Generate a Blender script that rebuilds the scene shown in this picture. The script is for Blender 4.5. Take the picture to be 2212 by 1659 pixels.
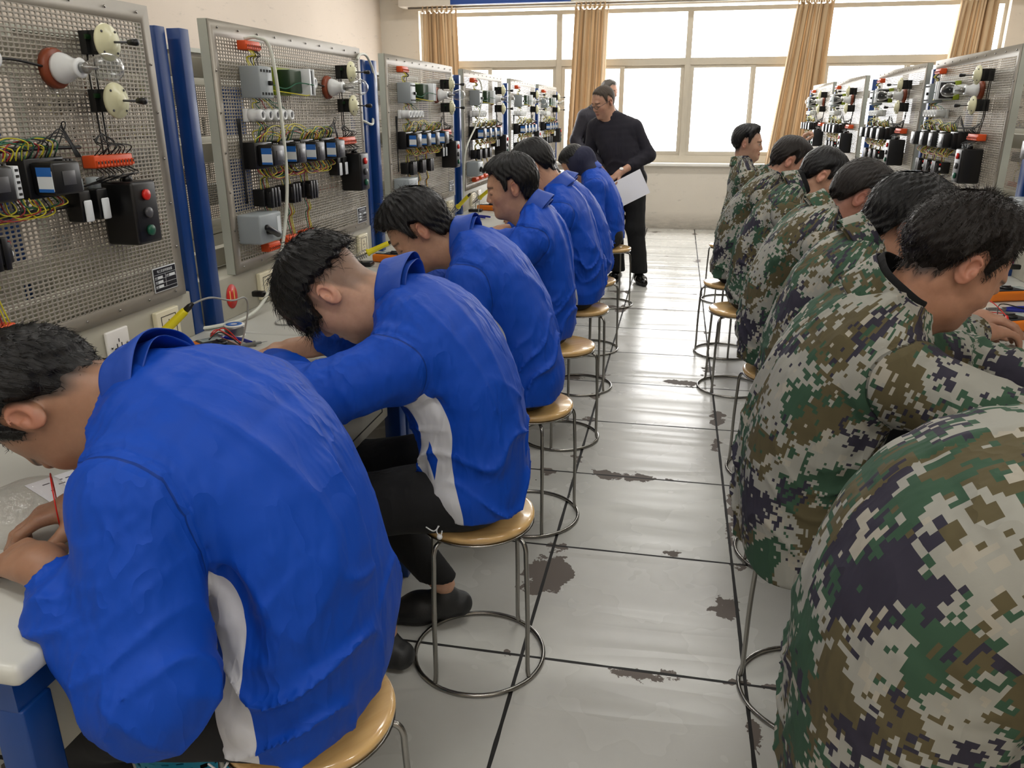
import bpy, bmesh, math, random
import numpy as np
from mathutils import Vector, Matrix

for o in list(bpy.data.objects): bpy.data.objects.remove(o)
SC = bpy.context.scene
COL = SC.collection
R = math.radians
PI = math.pi

# ------------------------------------------------------------------ camera
CAM_H = 1.4255
F_PX, YAW, PITCH, ROLL = 1702.88, -0.200816, 0.3316, -0.001396
def cam_axes():
    cy, sy, cp, sp = math.cos(YAW), math.sin(YAW), math.cos(PITCH), math.sin(PITCH)
    f = Vector((sy*cp, cy*cp, -sp)); r = Vector((cy, -sy, 0)); u = r.cross(f)
    c, s = math.cos(ROLL), math.sin(ROLL)
    return c*r+s*u, -s*r+c*u, f
_r, _u, _f = cam_axes()
cd = bpy.data.cameras.new('camera'); cam = bpy.data.objects.new('camera', cd); COL.objects.link(cam)
cd.sensor_width = 36; cd.lens = 36*F_PX/2212; cd.clip_start = 0.02; cd.clip_end = 200
m = Matrix.Identity(4)
for i in range(3):
    m[i][0] = _r[i]; m[i][1] = _u[i]; m[i][2] = -_f[i]
m[2][3] = CAM_H
cam.matrix_world = m
SC.camera = cam

# ------------------------------------------------------------------ world, exposure
SC.view_settings.view_transform = 'Standard'
SC.view_settings.look = 'None'
SC.view_settings.gamma = 1
SC.view_settings.use_curve_mapping = False
SC.view_settings.exposure = 0.12
w = bpy.data.worlds.new('overcast_sky'); SC.world = w; w.use_nodes = True
bg = w.node_tree.nodes['Background']; bg.inputs[0].default_value = (1, .985, .97, 1); bg.inputs[1].default_value = 11.0

def area(name, loc, rot, sx, sy, energy, col=(1, 1, 1), portal=False):
    l = bpy.data.lights.new(name, 'AREA'); l.shape = 'RECTANGLE'; l.size = sx; l.size_y = sy
    l.energy = energy; l.color = col
    if portal: l.cycles.is_portal = True
    o = bpy.data.objects.new(name, l); COL.objects.link(o); o.location = loc; o.rotation_euler = rot
    return o
# daylight enters through the window wall: sky portal in the opening
area('window_portal', (0.08, 10.62, 1.78), (R(-90), 0, 0), 6.84, 1.72, 1, portal=True)
CEIL = 3.25
LAMPS = [(-2.4, 9.0), (0.1, 9.0), (2.6, 9.0), (-2.4, 0.2), (0.1, 0.2), (2.6, 0.2), (-2.4, 3.2), (0.1, 3.2), (2.6, 3.2), (-2.4, 6.2), (0.1, 6.2), (2.6, 6.2), (-2.4, -2.2), (0.1, -2.2), (2.6, -2.2)]  # the row nearest the windows is added to brighten the far wall

# ------------------------------------------------------------------ helpers
def lin(c):
    if isinstance(c, str): c = [int(c[i:i+2], 16)/255 for i in (0, 2, 4)]
    return tuple((x/12.92 if x <= .04045 else ((x+.055)/1.055)**2.4) for x in c)
class NT:
    def __init__(s, name):
        s.m = bpy.data.materials.new(name); s.m.use_nodes = True
        s.t = s.m.node_tree; s.n = s.t.nodes; s.l = s.t.links
        s.b = s.n['Principled BSDF']; s.out = s.n['Material Output']
    def node(s, ty, ins=None, **kw):
        n = s.n.new(ty)
        for k, v in kw.items(): setattr(n, k, v)
        if ins:
            for k, v in ins.items():
                if isinstance(v, bpy.types.NodeSocket): s.l.new(v, n.inputs[k])
                else: n.inputs[k].default_value = v
        return n
    def math(s, op, a, b=0.0, c=None, clamp=False):
        n = s.n.new('ShaderNodeMath'); n.operation = op; n.use_clamp = clamp
        for i, v in enumerate((a, b) if c is None else (a, b, c)):
            if isinstance(v, bpy.types.NodeSocket): s.l.new(v, n.inputs[i])
            else: n.inputs[i].default_value = v
        return n.outputs[0]
    def mix(s, f, a, b):
        n = s.n.new('ShaderNodeMix'); n.data_type = 'RGBA'
        for i, v in ((0, f), (6, a), (7, b)):
            if isinstance(v, bpy.types.NodeSocket): s.l.new(v, n.inputs[i])
            else: n.inputs[i].default_value = v if i == 0 else (*lin(v), 1)
        return n.outputs[2]
    def ramp(s, f, stops):
        n = s.n.new('ShaderNodeValToRGB'); s.l.new(f, n.inputs[0])
        e = n.color_ramp.elements
        while len(e) < len(stops): e.new(1)
        for x, (p, c) in zip(e, stops): x.position = p; x.color = (*lin(c), 1) if not isinstance(c, float) else (c, c, c, 1)
        return n.outputs[0]
    def noise(s, vec, scale, detail=2, rough=.5, dim='3D'):
        n = s.n.new('ShaderNodeTexNoise'); n.noise_dimensions = dim
        if vec is not None: s.l.new(vec, n.inputs['Vector'])
        n.inputs['Scale'].default_value = scale; n.inputs['Detail'].default_value = detail; n.inputs['Roughness'].default_value = rough
        return n.outputs[0]
    def coord(s, k='Object'): return s.node('ShaderNodeTexCoord').outputs[k]
    def mapping(s, vec, scale=(1, 1, 1), loc=(0, 0, 0), rot=(0, 0, 0)):
        return s.node('ShaderNodeMapping', {'Vector': vec, 'Scale': scale, 'Location': loc, 'Rotation': rot}).outputs[0]
    def base(s, v):
        if isinstance(v, bpy.types.NodeSocket): s.l.new(v, s.b.inputs['Base Color'])
        else: s.b.inputs['Base Color'].default_value = (*lin(v), 1)
    def set(s, **kw):
        for k, v in kw.items():
            k = k.replace('_', ' ')
            if isinstance(v, bpy.types.NodeSocket): s.l.new(v, s.b.inputs[k])
            else: s.b.inputs[k].default_value = v
    def bump(s, h, strength=.3, dist=.002, prev=None):
        n = s.node('ShaderNodeBump', {'Height': h, 'Strength': strength, 'Distance': dist})
        if prev is not None: s.l.new(prev, n.inputs['Normal'])
        s.l.new(n.outputs[0], s.b.inputs['Normal']); return n.outputs[0]

MATS = {}
def mat(name, col, rough=.5, metal=0.0, var=.06, bump=0.0, bscale=300, **kw):
    if name in MATS: return MATS[name]
    t = NT(name); co = t.coord()
    c = lin(col)
    n = t.noise(co, 9, 3, .6)
    lo = tuple(max(0, x*(1-var)) for x in c); hi = tuple(min(1, x*(1+var)) for x in c)
    mx = t.node('ShaderNodeMix', data_type='RGBA'); t.l.new(n, mx.inputs[0])
    mx.inputs[6].default_value = (*lo, 1); mx.inputs[7].default_value = (*hi, 1)
    t.base(mx.outputs[2]); t.set(Roughness=rough, Metallic=metal)
    for k, v in kw.items(): t.set(**{k: v})
    if bump: t.bump(t.noise(co, bscale, 2), bump, .001)
    MATS[name] = t.m; return t.m

def link(name, me, parent=None, m=None):
    o = bpy.data.objects.new(name, me); COL.objects.link(o)
    if parent is not None: o.parent = parent
    if m is not None:
        for x in (m if isinstance(m, (list, tuple)) else [m]): me.materials.append(x)
    return o
def empty(name, loc=(0, 0, 0), rz=0):
    o = bpy.data.objects.new(name, None); COL.objects.link(o); o.location = loc; o.rotation_euler = (0, 0, rz)
    o.empty_display_size = .05
    return o
def tag(o, label, cat, group=None):
    o['label'] = label; o['category'] = cat
    if group: o['group'] = group
    return o
def struct(o): o['kind'] = 'structure'; return o
def copy_tree(o, parent=None):
    c = o.copy(); COL.objects.link(c)
    if parent is not None: c.parent = parent
    for ch in list(o.children): copy_tree(ch, c)
    return c

class MB:
    """collects simple solids into one mesh"""
    def __init__(s): s.bm = bmesh.new()
    def _add(s, verts, faces, mi=0, smooth=False):
        vs = [s.bm.verts.new(v) for v in verts]
        for f in faces:
            try:
                fc = s.bm.faces.new([vs[i] for i in f]); fc.material_index = mi; fc.smooth = smooth
            except ValueError: pass
        return vs
    def box(s, lo, hi, bev=0.0, mi=0, seg=2, rot=None, piv=None):
        lo = Vector(lo); hi = Vector(hi)
        b = bmesh.new(); bmesh.ops.create_cube(b, size=1)
        c = (lo+hi)/2; d = hi-lo
        for v in b.verts: v.co = Vector((v.co.x*d.x, v.co.y*d.y, v.co.z*d.z))+c
        if bev: bmesh.ops.bevel(b, geom=list(b.edges), offset=bev, segments=seg, profile=.5, affect='EDGES')
        s._merge(b, mi, rot, piv if piv is not None else c, bev > 0)
        return s
    def _merge(s, b, mi, rot=None, piv=None, smooth=False):
        b.verts.index_update()
        vs = []
        for v in b.verts:
            p = v.co.copy()
            if rot is not None: p = rot @ (p-Vector(piv))+Vector(piv)
            vs.append(s.bm.verts.new(p))
        for f in b.faces:
            try:
                n = s.bm.faces.new([vs[v.index] for v in f.verts]); n.material_index = mi; n.smooth = smooth
            except ValueError: pass
        b.free()
    def lathe(s, prof, c=(0, 0, 0), axis='z', n=24, mi=0, M=None, smooth=True):
        """prof: list of (r, h); closed when r=0 at the ends"""
        rings = []; vs = []
        c = Vector(c)
        if M is None:
            M = {'z': Matrix.Identity(3), 'y': Matrix(((1, 0, 0), (0, 0, 1), (0, -1, 0))), 'x': Matrix(((0, 0, 1), (0, 1, 0), (-1, 0, 0)))}[axis]
        for r, h in prof:
            if r < 1e-6: rings.append([s.bm.verts.new(M @ Vector((0, 0, h))+c)])
            else: rings.append([s.bm.verts.new(M @ Vector((r*math.cos(2*PI*i/n), r*math.sin(2*PI*i/n), h))+c) for i in range(n)])
        for a, b in zip(rings, rings[1:]):
            for i in range(n):
                j = (i+1) % n
                q = [a[i % len(a)], a[j % len(a)], b[j % len(b)], b[i % len(b)]]
                u = []
                for v in q:
                    if v not in u: u.append(v)
                if len(u) > 2:
                    f = s.bm.faces.new(u); f.material_index = mi; f.smooth = smooth
        return s
    def tube(s, pts, r, n=8, mi=0, closed=False, res=0, r1=None):
        P = [Vector(p) for p in pts]
        if res: P = catmull(P, res, closed)
        N = len(P); rings = []
        up = None
        for i, p in enumerate(P):
            if closed: t = P[(i+1) % N]-P[i-1]
            else: t = P[min(i+1, N-1)]-P[max(i-1, 0)]
            t = t.normalized() if t.length > 1e-9 else Vector((0, 0, 1))
            if up is None: up = Vector((0, 0, 1)) if abs(t.z) < .9 else Vector((1, 0, 0))
            a = (up-t*up.dot(t))
            a = a.normalized() if a.length > 1e-6 else t.orthogonal().normalized()
            up = a; b = t.cross(a)
            rr = r if r1 is None else r+(r1-r)*i/(N-1)
            rings.append([s.bm.verts.new(p+(a*math.cos(2*PI*k/n)+b*math.sin(2*PI*k/n))*rr) for k in range(n)])
        pairs = list(zip(rings, rings[1:]))+([(rings[-1], rings[0])] if closed else [])
        for A, B in pairs:
            for k in range(n):
                f = s.bm.faces.new([A[k], A[(k+1) % n], B[(k+1) % n], B[k]]); f.material_index = mi; f.smooth = True
        if not closed:
            f = s.bm.faces.new(rings[0][::-1]); f.material_index = mi
            f = s.bm.faces.new(rings[-1]); f.material_index = mi
        return s
    def ball(s, c, r, mi=0, n=12, sc=(1, 1, 1)):
        b = bmesh.new(); bmesh.ops.create_uvsphere(b, u_segments=n*2, v_segments=n, radius=r)
        for v in b.verts: v.co = Vector((v.co.x*sc[0], v.co.y*sc[1], v.co.z*sc[2]))+Vector(c)
        s._merge(b, mi, smooth=True); return s
    def prism(s, poly, z0, z1, mi=0, M=None, o=(0, 0, 0)):
        """poly: 2D outline in local xy, extruded z0..z1, transformed by M"""
        M = M or Matrix.Identity(3); o = Vector(o); n = len(poly)
        vs = [M @ Vector((x, y, z))+o for z in (z0, z1) for x, y in poly]
        fs = [list(range(n))[::-1], list(range(n, 2*n))]+[[i, (i+1) % n, n+(i+1) % n, n+i] for i in range(n)]
        s._add(vs, fs, mi); return s
    def build(s, name, m, parent=None):
        bmesh.ops.recalc_face_normals(s.bm, faces=list(s.bm.faces))
        me = bpy.data.meshes.new(name); s.bm.to_mesh(me); s.bm.free()
        return link(name, me, parent, m)
def catmull(P, res, closed=False):
    N = len(P); out = []
    g = (lambda i: P[i % N]) if closed else (lambda i: P[max(0, min(N-1, i))])
    for i in range(N if closed else N-1):
        a, b, c, d = g(i-1), g(i), g(i+1), g(i+2)
        for k in range(res):
            t = k/res
            out.append(.5*((2*b)+(c-a)*t+(2*a-5*b+4*c-d)*t*t+(3*b-a-3*c+d)*t**3))
    if not closed: out.append(P[-1])
    return out
def np_mesh(name, V, Q, smooth=True):
    """V (n,3), Q (m,4) numpy -> mesh"""
    me = bpy.data.meshes.new(name)
    me.vertices.add(len(V)); me.vertices.foreach_set('co', np.ascontiguousarray(V, dtype=np.float32).ravel())
    k = Q.shape[1]
    me.loops.add(Q.size); me.loops.foreach_set('vertex_index', np.ascontiguousarray(Q, dtype=np.int32).ravel())
    me.polygons.add(len(Q)); me.polygons.foreach_set('loop_start', np.arange(0, Q.size, k, dtype=np.int32))
    me.polygons.foreach_set('use_smooth', np.full(len(Q), smooth))
    me.update(calc_edges=True); me.validate()
    return me
def text_mesh(name, body, size, m, parent, loc, rot, ext=.0004, align='CENTER', sx=1.0):
    c = bpy.data.curves.new(name, 'FONT'); c.body = body; c.size = size; c.extrude = ext; c.align_x = align; c.align_y = 'CENTER'
    o = bpy.data.objects.new('tmp', c); COL.objects.link(o)
    dg = bpy.context.evaluated_depsgraph_get(); me = bpy.data.meshes.new_from_object(o.evaluated_get(dg))
    bpy.data.objects.remove(o)
    me.materials.clear()
    t = link(name, me, parent, m); t.location = loc; t.rotation_euler = rot; t.scale = (sx, 1, 1)
    return t
rnd = random.Random(5)
# ------------------------------------------------------------------ room
XL, XR, YB, YF = -3.85, 3.95, -3.2, 10.5
def wall_mat(name, col, dirt=True):
    t = NT(name); co = t.coord()
    n = t.noise(co, 1.3, 5, .6); c = t.mix(n, tuple(x*.96 for x in col), tuple(min(1, x*1.03) for x in col))
    if dirt:
        z = t.node('ShaderNodeSeparateXYZ', {0: co}).outputs[2]
        low = t.math('SUBTRACT', .22, z, clamp=True)
        n2 = t.noise(t.mapping(co, (1.6, 1, 7)), 5, 5, .7)
        d = t.math('MULTIPLY', t.math('MULTIPLY', low, 5.0), n2, clamp=True)
        c = t.mix(d, c, (.42, .40, .36))
        sc = t.ramp(t.noise(t.mapping(co, (1.4, 1, 5)), 4.2, 6, .75), [(.60, .0), (.68, .35)])
        c = t.mix(sc, c, (.55, .53, .5))
    t.base(c); t.set(Roughness=.75); t.bump(t.noise(co, 60, 3), .15, .003)
    return t.m
M_wall = wall_mat('painted_plaster', (.785, .735, .68))
M_wallf = wall_mat('painted_plaster_scuffed', (.83, .80, .75))
M_white = mat('white_paint', (.88, .87, .84), .5)
M_alu = mat('window_frame_paint', (.72, .69, .63), .45, 0.1)
def boxobj(name, lo, hi, m, parent=None, bev=0):
    return MB().box(lo, hi, bev).build(name, m, parent)

def floor_mat():
    t = NT('worn_floor_tiles'); co = t.coord(); sp = t.node('ShaderNodeSeparateXYZ', {0: co})
    x, y = sp.outputs[0], sp.outputs[1]
    fx = t.math('FRACT', t.math('DIVIDE', t.math('ADD', x, .339+60), .6)); fy = t.math('FRACT', t.math('DIVIDE', t.math('ADD', y, -1.793+60), .6))
    dx = t.math('MULTIPLY', t.math('SUBTRACT', .5, t.math('ABSOLUTE', t.math('SUBTRACT', fx, .5))), .6)
    dy = t.math('MULTIPLY', t.math('SUBTRACT', .5, t.math('ABSOLUTE', t.math('SUBTRACT', fy, .5))), .6)
    d = t.math('MINIMUM', dx, dy)
    gw = t.math('MULTIPLY', t.noise(co, 6, 2), .006)
    line = t.math('LESS_THAN', d, t.math('ADD', gw, .0022))
    # chipped laminate near the joints
    n1 = t.noise(co, 3.1, 5, .62); n1b = t.noise(t.mapping(co, (1, 1, 1), (7, 3, 1)), 1.1, 2)
    rad = t.math('MULTIPLY', t.math('SUBTRACT', t.math('ADD', n1, t.math('MULTIPLY', n1b, .35)), .755), .62)
    chip = t.math('LESS_THAN', d, rad)
    wx = t.math('ADD', x, t.math('MULTIPLY', t.math('SUBTRACT', t.noise(co, 15, 5, .65), .5), .13)); wy = t.math('ADD', y, t.math('MULTIPLY', t.math('SUBTRACT', t.noise(t.mapping(co, (1, 1, 1), (5, 5, 5)), 15, 5, .65), .5), .15))
    for cx, cy, rx, ry in [(-0.326, 2.218, 0.079, 0.101), (0.232, 2.137, 0.037, 0.062), (-0.025, 1.774, 0.06, 0.022), (-0.319, 2.382, 0.032, 0.03), (0.062, 2.415, 0.032, 0.018), (0.295, 2.829, 0.025, 0.128), (-0.104, 2.993, 0.096, 0.035), (-0.452, 2.988, 0.043, 0.036), (0.271, 1.611, 0.012, 0.061), (0.289, 2.381, 0.025, 0.02), (-0.375, 2.126, 0.044, 0.015), (-0.343, 3.615, 0.032, 0.031), (0.057, 1.796, 0.031, 0.011), (0.269, 2.607, 0.013, 0.099), (0.247, 3.412, 0.017, 0.075), (0.091, 4.268, 0.103, 0.04), (-0.529, 4.236, 0.079, 0.041)]:
        ex = t.math('DIVIDE', t.math('SUBTRACT', wx, cx), rx); ey = t.math('DIVIDE', t.math('SUBTRACT', wy, cy), ry)
        q = t.math('ADD', t.math('MULTIPLY', ex, ex), t.math('MULTIPLY', ey, ey))
        chip = t.math('MAXIMUM', chip, t.math('LESS_THAN', q, 1.0))
    # tile tone
    cell = t.node('ShaderNodeCombineXYZ', {0: t.math('FLOOR', t.math('DIVIDE', t.math('ADD', x, .339+60), .6)), 1: t.math('FLOOR', t.math('DIVIDE', t.math('ADD', y, -1.793+60), .6))}).outputs[0]
    wn = t.node('ShaderNodeTexWhiteNoise', {'Vector': cell}).outputs[0]
    base = t.mix(wn, (.745, .745, .72), (.79, .785, .765))
    st = t.ramp(t.noise(co, 2.2, 6, .65), [(.36, .0), (.74, .5)])
    base = t.mix(st, base, (.68, .675, .65))
    sp2 = t.ramp(t.noise(t.mapping(co, (1, 1, 1), (3, 9, 0)), 75, 4, .8), [(.67, .0), (.71, .4)])
    base = t.mix(sp2, base, (.45, .44, .41))
    vor = t.node('ShaderNodeTexVoronoi', {'Vector': co, 'Scale': 3.2}, feature='F1').outputs['Distance']
    base = t.mix(t.math('LESS_THAN', vor, .012), base, (.12, .11, .10))
    base = t.mix(chip, base, (.40, .365, .34)); base = t.mix(line, base, (.13, .125, .12))
    t.base(base)
    bad = t.math('MAXIMUM', line, chip)
    rr = t.math('ADD', t.math('MULTIPLY', t.noise(co, 3, 3, .6), .14), .20)
    t.set(Roughness=t.math('MAXIMUM', rr, t.math('MULTIPLY', bad, .7)))
    # lifted, rippled laminate sheets
    rip = t.noise(t.mapping(co, (.35, 2.6, 1)), 1.5, 2, .4)
    arch = t.math('POWER', t.math('SUBTRACT', .5, t.math('MULTIPLY', dy, 1.6)), 2.0)
    mid_ = t.math('MULTIPLY', t.math('GREATER_THAN', x, -.339), t.math('LESS_THAN', x, .261))
    crs = t.math('ABSOLUTE', t.math('SUBTRACT', t.noise(t.mapping(co, (.25, 2.2, 1), (0, 4, 0)), 1.3, 2, .4), .5))
    crs = t.math('SUBTRACT', 1.0, t.math('MULTIPLY', crs, 22.0), clamp=True)
    h = t.math('ADD', t.math('MULTIPLY', t.math('MULTIPLY', rip, t.math('ADD', .5, t.math('MULTIPLY', mid_, 1.1))), 1.3), t.math('MULTIPLY', arch, .6))
    h = t.math('ADD', h, t.math('MULTIPLY', t.math('MULTIPLY', crs, mid_), .16))
    h = t.math('SUBTRACT', h, t.math('MULTIPLY', bad, .12))
    b = t.bump(h, .6, .016)
    t.bump(t.noise(co, 14, 3), .05, .002, b)
    t.set(Specular_IOR_Level=.35)
    return t.m
M_floor = floor_mat()
def plane(name, pts, m):
    me = bpy.data.meshes.new(name); me.from_pydata(pts, [], [tuple(range(len(pts)))]); return link(name, me, None, m)
struct(boxobj('floor', (XL-.2, YB-.2, -.1), (XR+.2, YF+.3, 0), M_floor))
struct(boxobj('ceiling', (XL-.2, YB-.2, CEIL), (XR+.2, YF+.3, CEIL+.1), M_white))
struct(boxobj('wall_left', (XL-.2, YB-.2, 0), (XL, YF+.25, CEIL), M_wall))
struct(boxobj('wall_right', (XR, YB-.2, 0), (XR+.2, YF+.25, CEIL), M_wall))
struct(boxobj('wall_back', (XL, YB-.2, 0), (XR, YB, CEIL), M_wall))
WX0, WX1, WZ0, WZ1 = -3.34, 3.50, .86, 2.62
b = MB()
b.box((XL, YF, 0), (XR, YF+.25, WZ0-.04)); b.box((XL, YF, WZ1+.02), (XR, YF+.25, CEIL))
b.box((XL, YF, WZ0-.04), (WX0, YF+.25, WZ1+.02)); b.box((WX1, YF, WZ0-.04), (XR, YF+.25, WZ1+.02))
struct(b.build('wall_front', M_wallf))
struct(boxobj('trim_1', (WX0-.02, YF-.06, WZ0-.075), (WX1+.02, YF+.1, WZ0-.038), M_white, bev=.006))   # sill

# glass: thin panes, clear
t = NT('window_glass'); fr = t.math('MULTIPLY', t.math('POWER', t.node('ShaderNodeLayerWeight', {'Blend': .5}).outputs['Facing'], 4.0), .4)
gl = t.node('ShaderNodeBsdfGlossy', {'Roughness': .02}); tr = t.node('ShaderNodeBsdfTransparent', {'Color': (.98, .98, .98, 1)})
mx = t.node('ShaderNodeMixShader', {0: fr, 1: tr.outputs[0], 2: gl.outputs[0]}); t.l.new(mx.outputs[0], t.out.inputs[0]); M_glass = t.m
YW = YF+.13
mull = [-1.55, .04, 1.60]
bays = [(WX0, -1.55), (-1.55, .04), (.04, 1.60), (1.60, WX1)]
for i, (a, c) in enumerate(bays):
    e = empty('window_%d' % (i+1)); struct(e)
    m_ = MB()
    w0 = .035
    m_.box((a, YW-.03, WZ0-.04), (a+w0, YW+.03, WZ1)); m_.box((c-w0, YW-.03, WZ0-.04), (c, YW+.03, WZ1))
    m_.box((a+w0, YW-.03, WZ1-.05), (c-w0, YW+.03, WZ1)); m_.box((a+w0, YW-.03, WZ0-.04), (c-w0, YW+.03, WZ0+.05))
    m_.box((a+w0, YW-.04, 1.975), (c-w0, YW+.04, 2.055))
    m_.build('window_frame', M_alu, e)
    mid = (a+c)/2
    for k, (p, q, dy) in enumerate(((a+w0, mid+.03, -.012), (mid-.03, c-w0, .012))):
        s_ = MB(); f = .045
        s_.box((p, YW+dy-.011, WZ0+.05), (p+f, YW+dy+.011, 1.975)); s_.box((q-f, YW+dy-.011, WZ0+.05), (q, YW+dy+.011, 1.975))
        s_.box((p+f, YW+dy-.011, WZ0+.05), (q-f, YW+dy+.011, WZ0+.10)); s_.box((p+f, YW+dy-.011, 1.94), (q-f, YW+dy+.011, 1.975))
        if i in (1, 2) and k == 0 or i == 0: pass
        so = s_.build('sash', M_alu, e)
        MB().box((p+f, YW+dy-.002, WZ0+.10), (q-f, YW+dy+.002, 1.94)).build('pane', M_glass, so)
    MB().box((a+w0, YW-.002, 2.055), (c-w0, YW+.002, WZ1-.05)).build('pane', M_glass, e)

# header board with blue stripe and pelmet above the curtains
M_pelmet = mat('pelmet_paint', (.80, .77, .72), .5); M_blueb = mat('blue_banner', (.10, .25, .52), .5)
o = MB().box((-3.5, YF-.30, 2.66), (3.6, YF-.26, 2.95), .004).box((-3.5, YF-.26, 2.66), (-3.46, YF, 2.95)).box((3.56, YF-.26, 2.66), (3.6, YF, 2.95)).box((-3.46, YF-.26, 2.91), (3.56, YF, 2.95)).build('curtain_pelmet', M_pelmet)
tag(o, 'pale curtain pelmet running along the top of the window wall', 'pelmet')
o = MB().box((-2.83, YF-.325, 2.665), (-1.36, YF-.302, 2.94), .003).build('banner', M_blueb)
tag(o, 'blue banner hanging on the pelmet above the left window', 'banner')
o = MB().tube([(-3.42, YF-.16, 2.655), (3.5, YF-.16, 2.655)], .012).build('curtain_rod', mat('rod', (.5, .48, .45), .4, .6))
tag(o, 'thin metal curtain rod under the pelmet', 'curtain rod')

# curtains
t = NT('tan_curtain'); co = t.coord('UV')
sx_ = t.node('ShaderNodeSeparateXYZ', {0: co}).outputs[0]
stripe = t.ramp(t.noise(t.mapping(co, (38, .15, 1)), 1.0, 2), [(.40, (.40, .30, .20)), (.47, (.74, .65, .52)), (.66, (.82, .74, .62))])  # dark brown stops paint the shade of pleat lines into the cloth
orange = t.ramp(t.noise(t.mapping(co, (5, .1, 1), (2, 0, 0)), 1.0, 1), [(.62, .0), (.70, .6)])
t.base(t.mix(orange, stripe, (.84, .60, .46))); t.set(Roughness=.85)
tl = t.node('ShaderNodeBsdfTranslucent', {'Color': (*lin((.82, .74, .63)), 1)})
mx = t.node('ShaderNodeMixShader', {0: .32, 1: t.b.outputs[0], 2: tl.outputs[0]}); t.l.new(mx.outputs[0], t.out.inputs[0]); M_curt = t.m
def curtain(xt0, xt1, xb0, xb1, zb, label, seed):
    rn = random.Random(seed); nx, nz = 150, 40; zt = 2.625
    V = []; UV = []
    ph = rn.random()*6
    for j in range(nz+1):
        s = j/nz; z = zt+(zb-zt)*s
        for i in range(nx+1):
            u = i/nx
            x = (xt0+(xt1-xt0)*u)*(1-s)+(xb0+(xb1-xb0)*u)*s
            a = (.035+.03*s)*(1-.3*math.sin(u*9+seed))
            y = YF-.16+a*math.sin(u*2*PI*5.5+ph+.6*math.sin(s*3+u*4))+.012*math.sin(u*60+s*5)
            x += .014*math.sin(u*2*PI*11+ph)*(1-.5*s)
            if s < .06: z2 = z-.05*abs(math.sin(u*PI*6))*(1-s/.06)
            else: z2 = z
            V.append((x, y, z2)); UV.append((u, s))
    Q = [(j*(nx+1)+i, j*(nx+1)+i+1, (j+1)*(nx+1)+i+1, (j+1)*(nx+1)+i) for j in range(nz) for i in range(nx)]
    V = np.array(V); Q = np.array(Q)
    me = np_mesh('curtain', V, Q); uv = me.uv_layers.new(name='UVMap')
    U = np.array(UV)[Q.ravel()]; uv.data.foreach_set('uv', U.astype(np.float32).ravel())
    root = empty('curtain', ((xt0+xt1)/2, YF-.16, zb)); M0 = root.location.copy()
    o = link('drape', me, root, M_curt); o.location = -M0
    md = o.modifiers.new('thick', 'SOLIDIFY'); md.thickness = .0025
    for k in range(7):
        x = xt0+(xt1-xt0)*(k+.5)/7
        lp = MB().tube([(x-.02, YF-.185, 2.60), (x-.014, YF-.187, 2.66), (x, YF-.175, 2.685), (x+.006, YF-.15, 2.687), (x+.014, YF-.135, 2.67), (x+.02, YF-.133, 2.60)], .009, 6, res=4).build('tie_loop', M_curt, root)
        lp.location = -M0
    tag(root, label, 'curtain', 'tan curtains at the windows')
curtain(-3.24, -2.80, -3.25, -2.72, .45, 'tan curtain at the far left end of the window wall', 1)
curtain(-1.32, -.92, -1.42, -.95, .35, 'tan curtain hanging behind the two standing men', 2)
curtain(1.22, 1.60, .98, 1.56, .35, 'tan gathered curtain right of the centre windows, above the camouflage row', 3)
curtain(2.94, 3.30, 2.75, 3.3, .35, 'tan curtain at the far right end of the window wall', 4)

# ceiling lamps of the room, plus the row added by the window wall
M_tube = NT('lamp_tube'); M_tube.set(Emission_Color=(1, .98, .94, 1), Emission_Strength=3.0); M_tube = M_tube.m
lamp = empty('ceiling_light', (0, 0, CEIL))
MB().box((-.62, -.09, -.05), (.62, .09, 0), .01).build('housing', M_white, lamp)
for s in (-1, 1): MB().tube([(-.58, .045*s, -.075), (.58, .045*s, -.075)], .014, 10).build('tube', M_tube, lamp)
l = bpy.data.lights.new('ceiling_lamp', 'AREA'); l.shape = 'RECTANGLE'; l.size = 1.2; l.size_y = .16; l.energy = 18; l.color = (1, .985, .95)
for i, (x, y) in enumerate(LAMPS):
    c = lamp if i == 0 else copy_tree(lamp)
    c.location = (x, y, CEIL)
    tag(c, 'twin tube fluorescent ceiling light out of sight above the benches', 'ceiling light', 'fluorescent ceiling lights')
    lo = bpy.data.objects.new('ceiling_lamp', l); COL.objects.link(lo); lo.location = (x, y, CEIL-.11)
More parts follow.
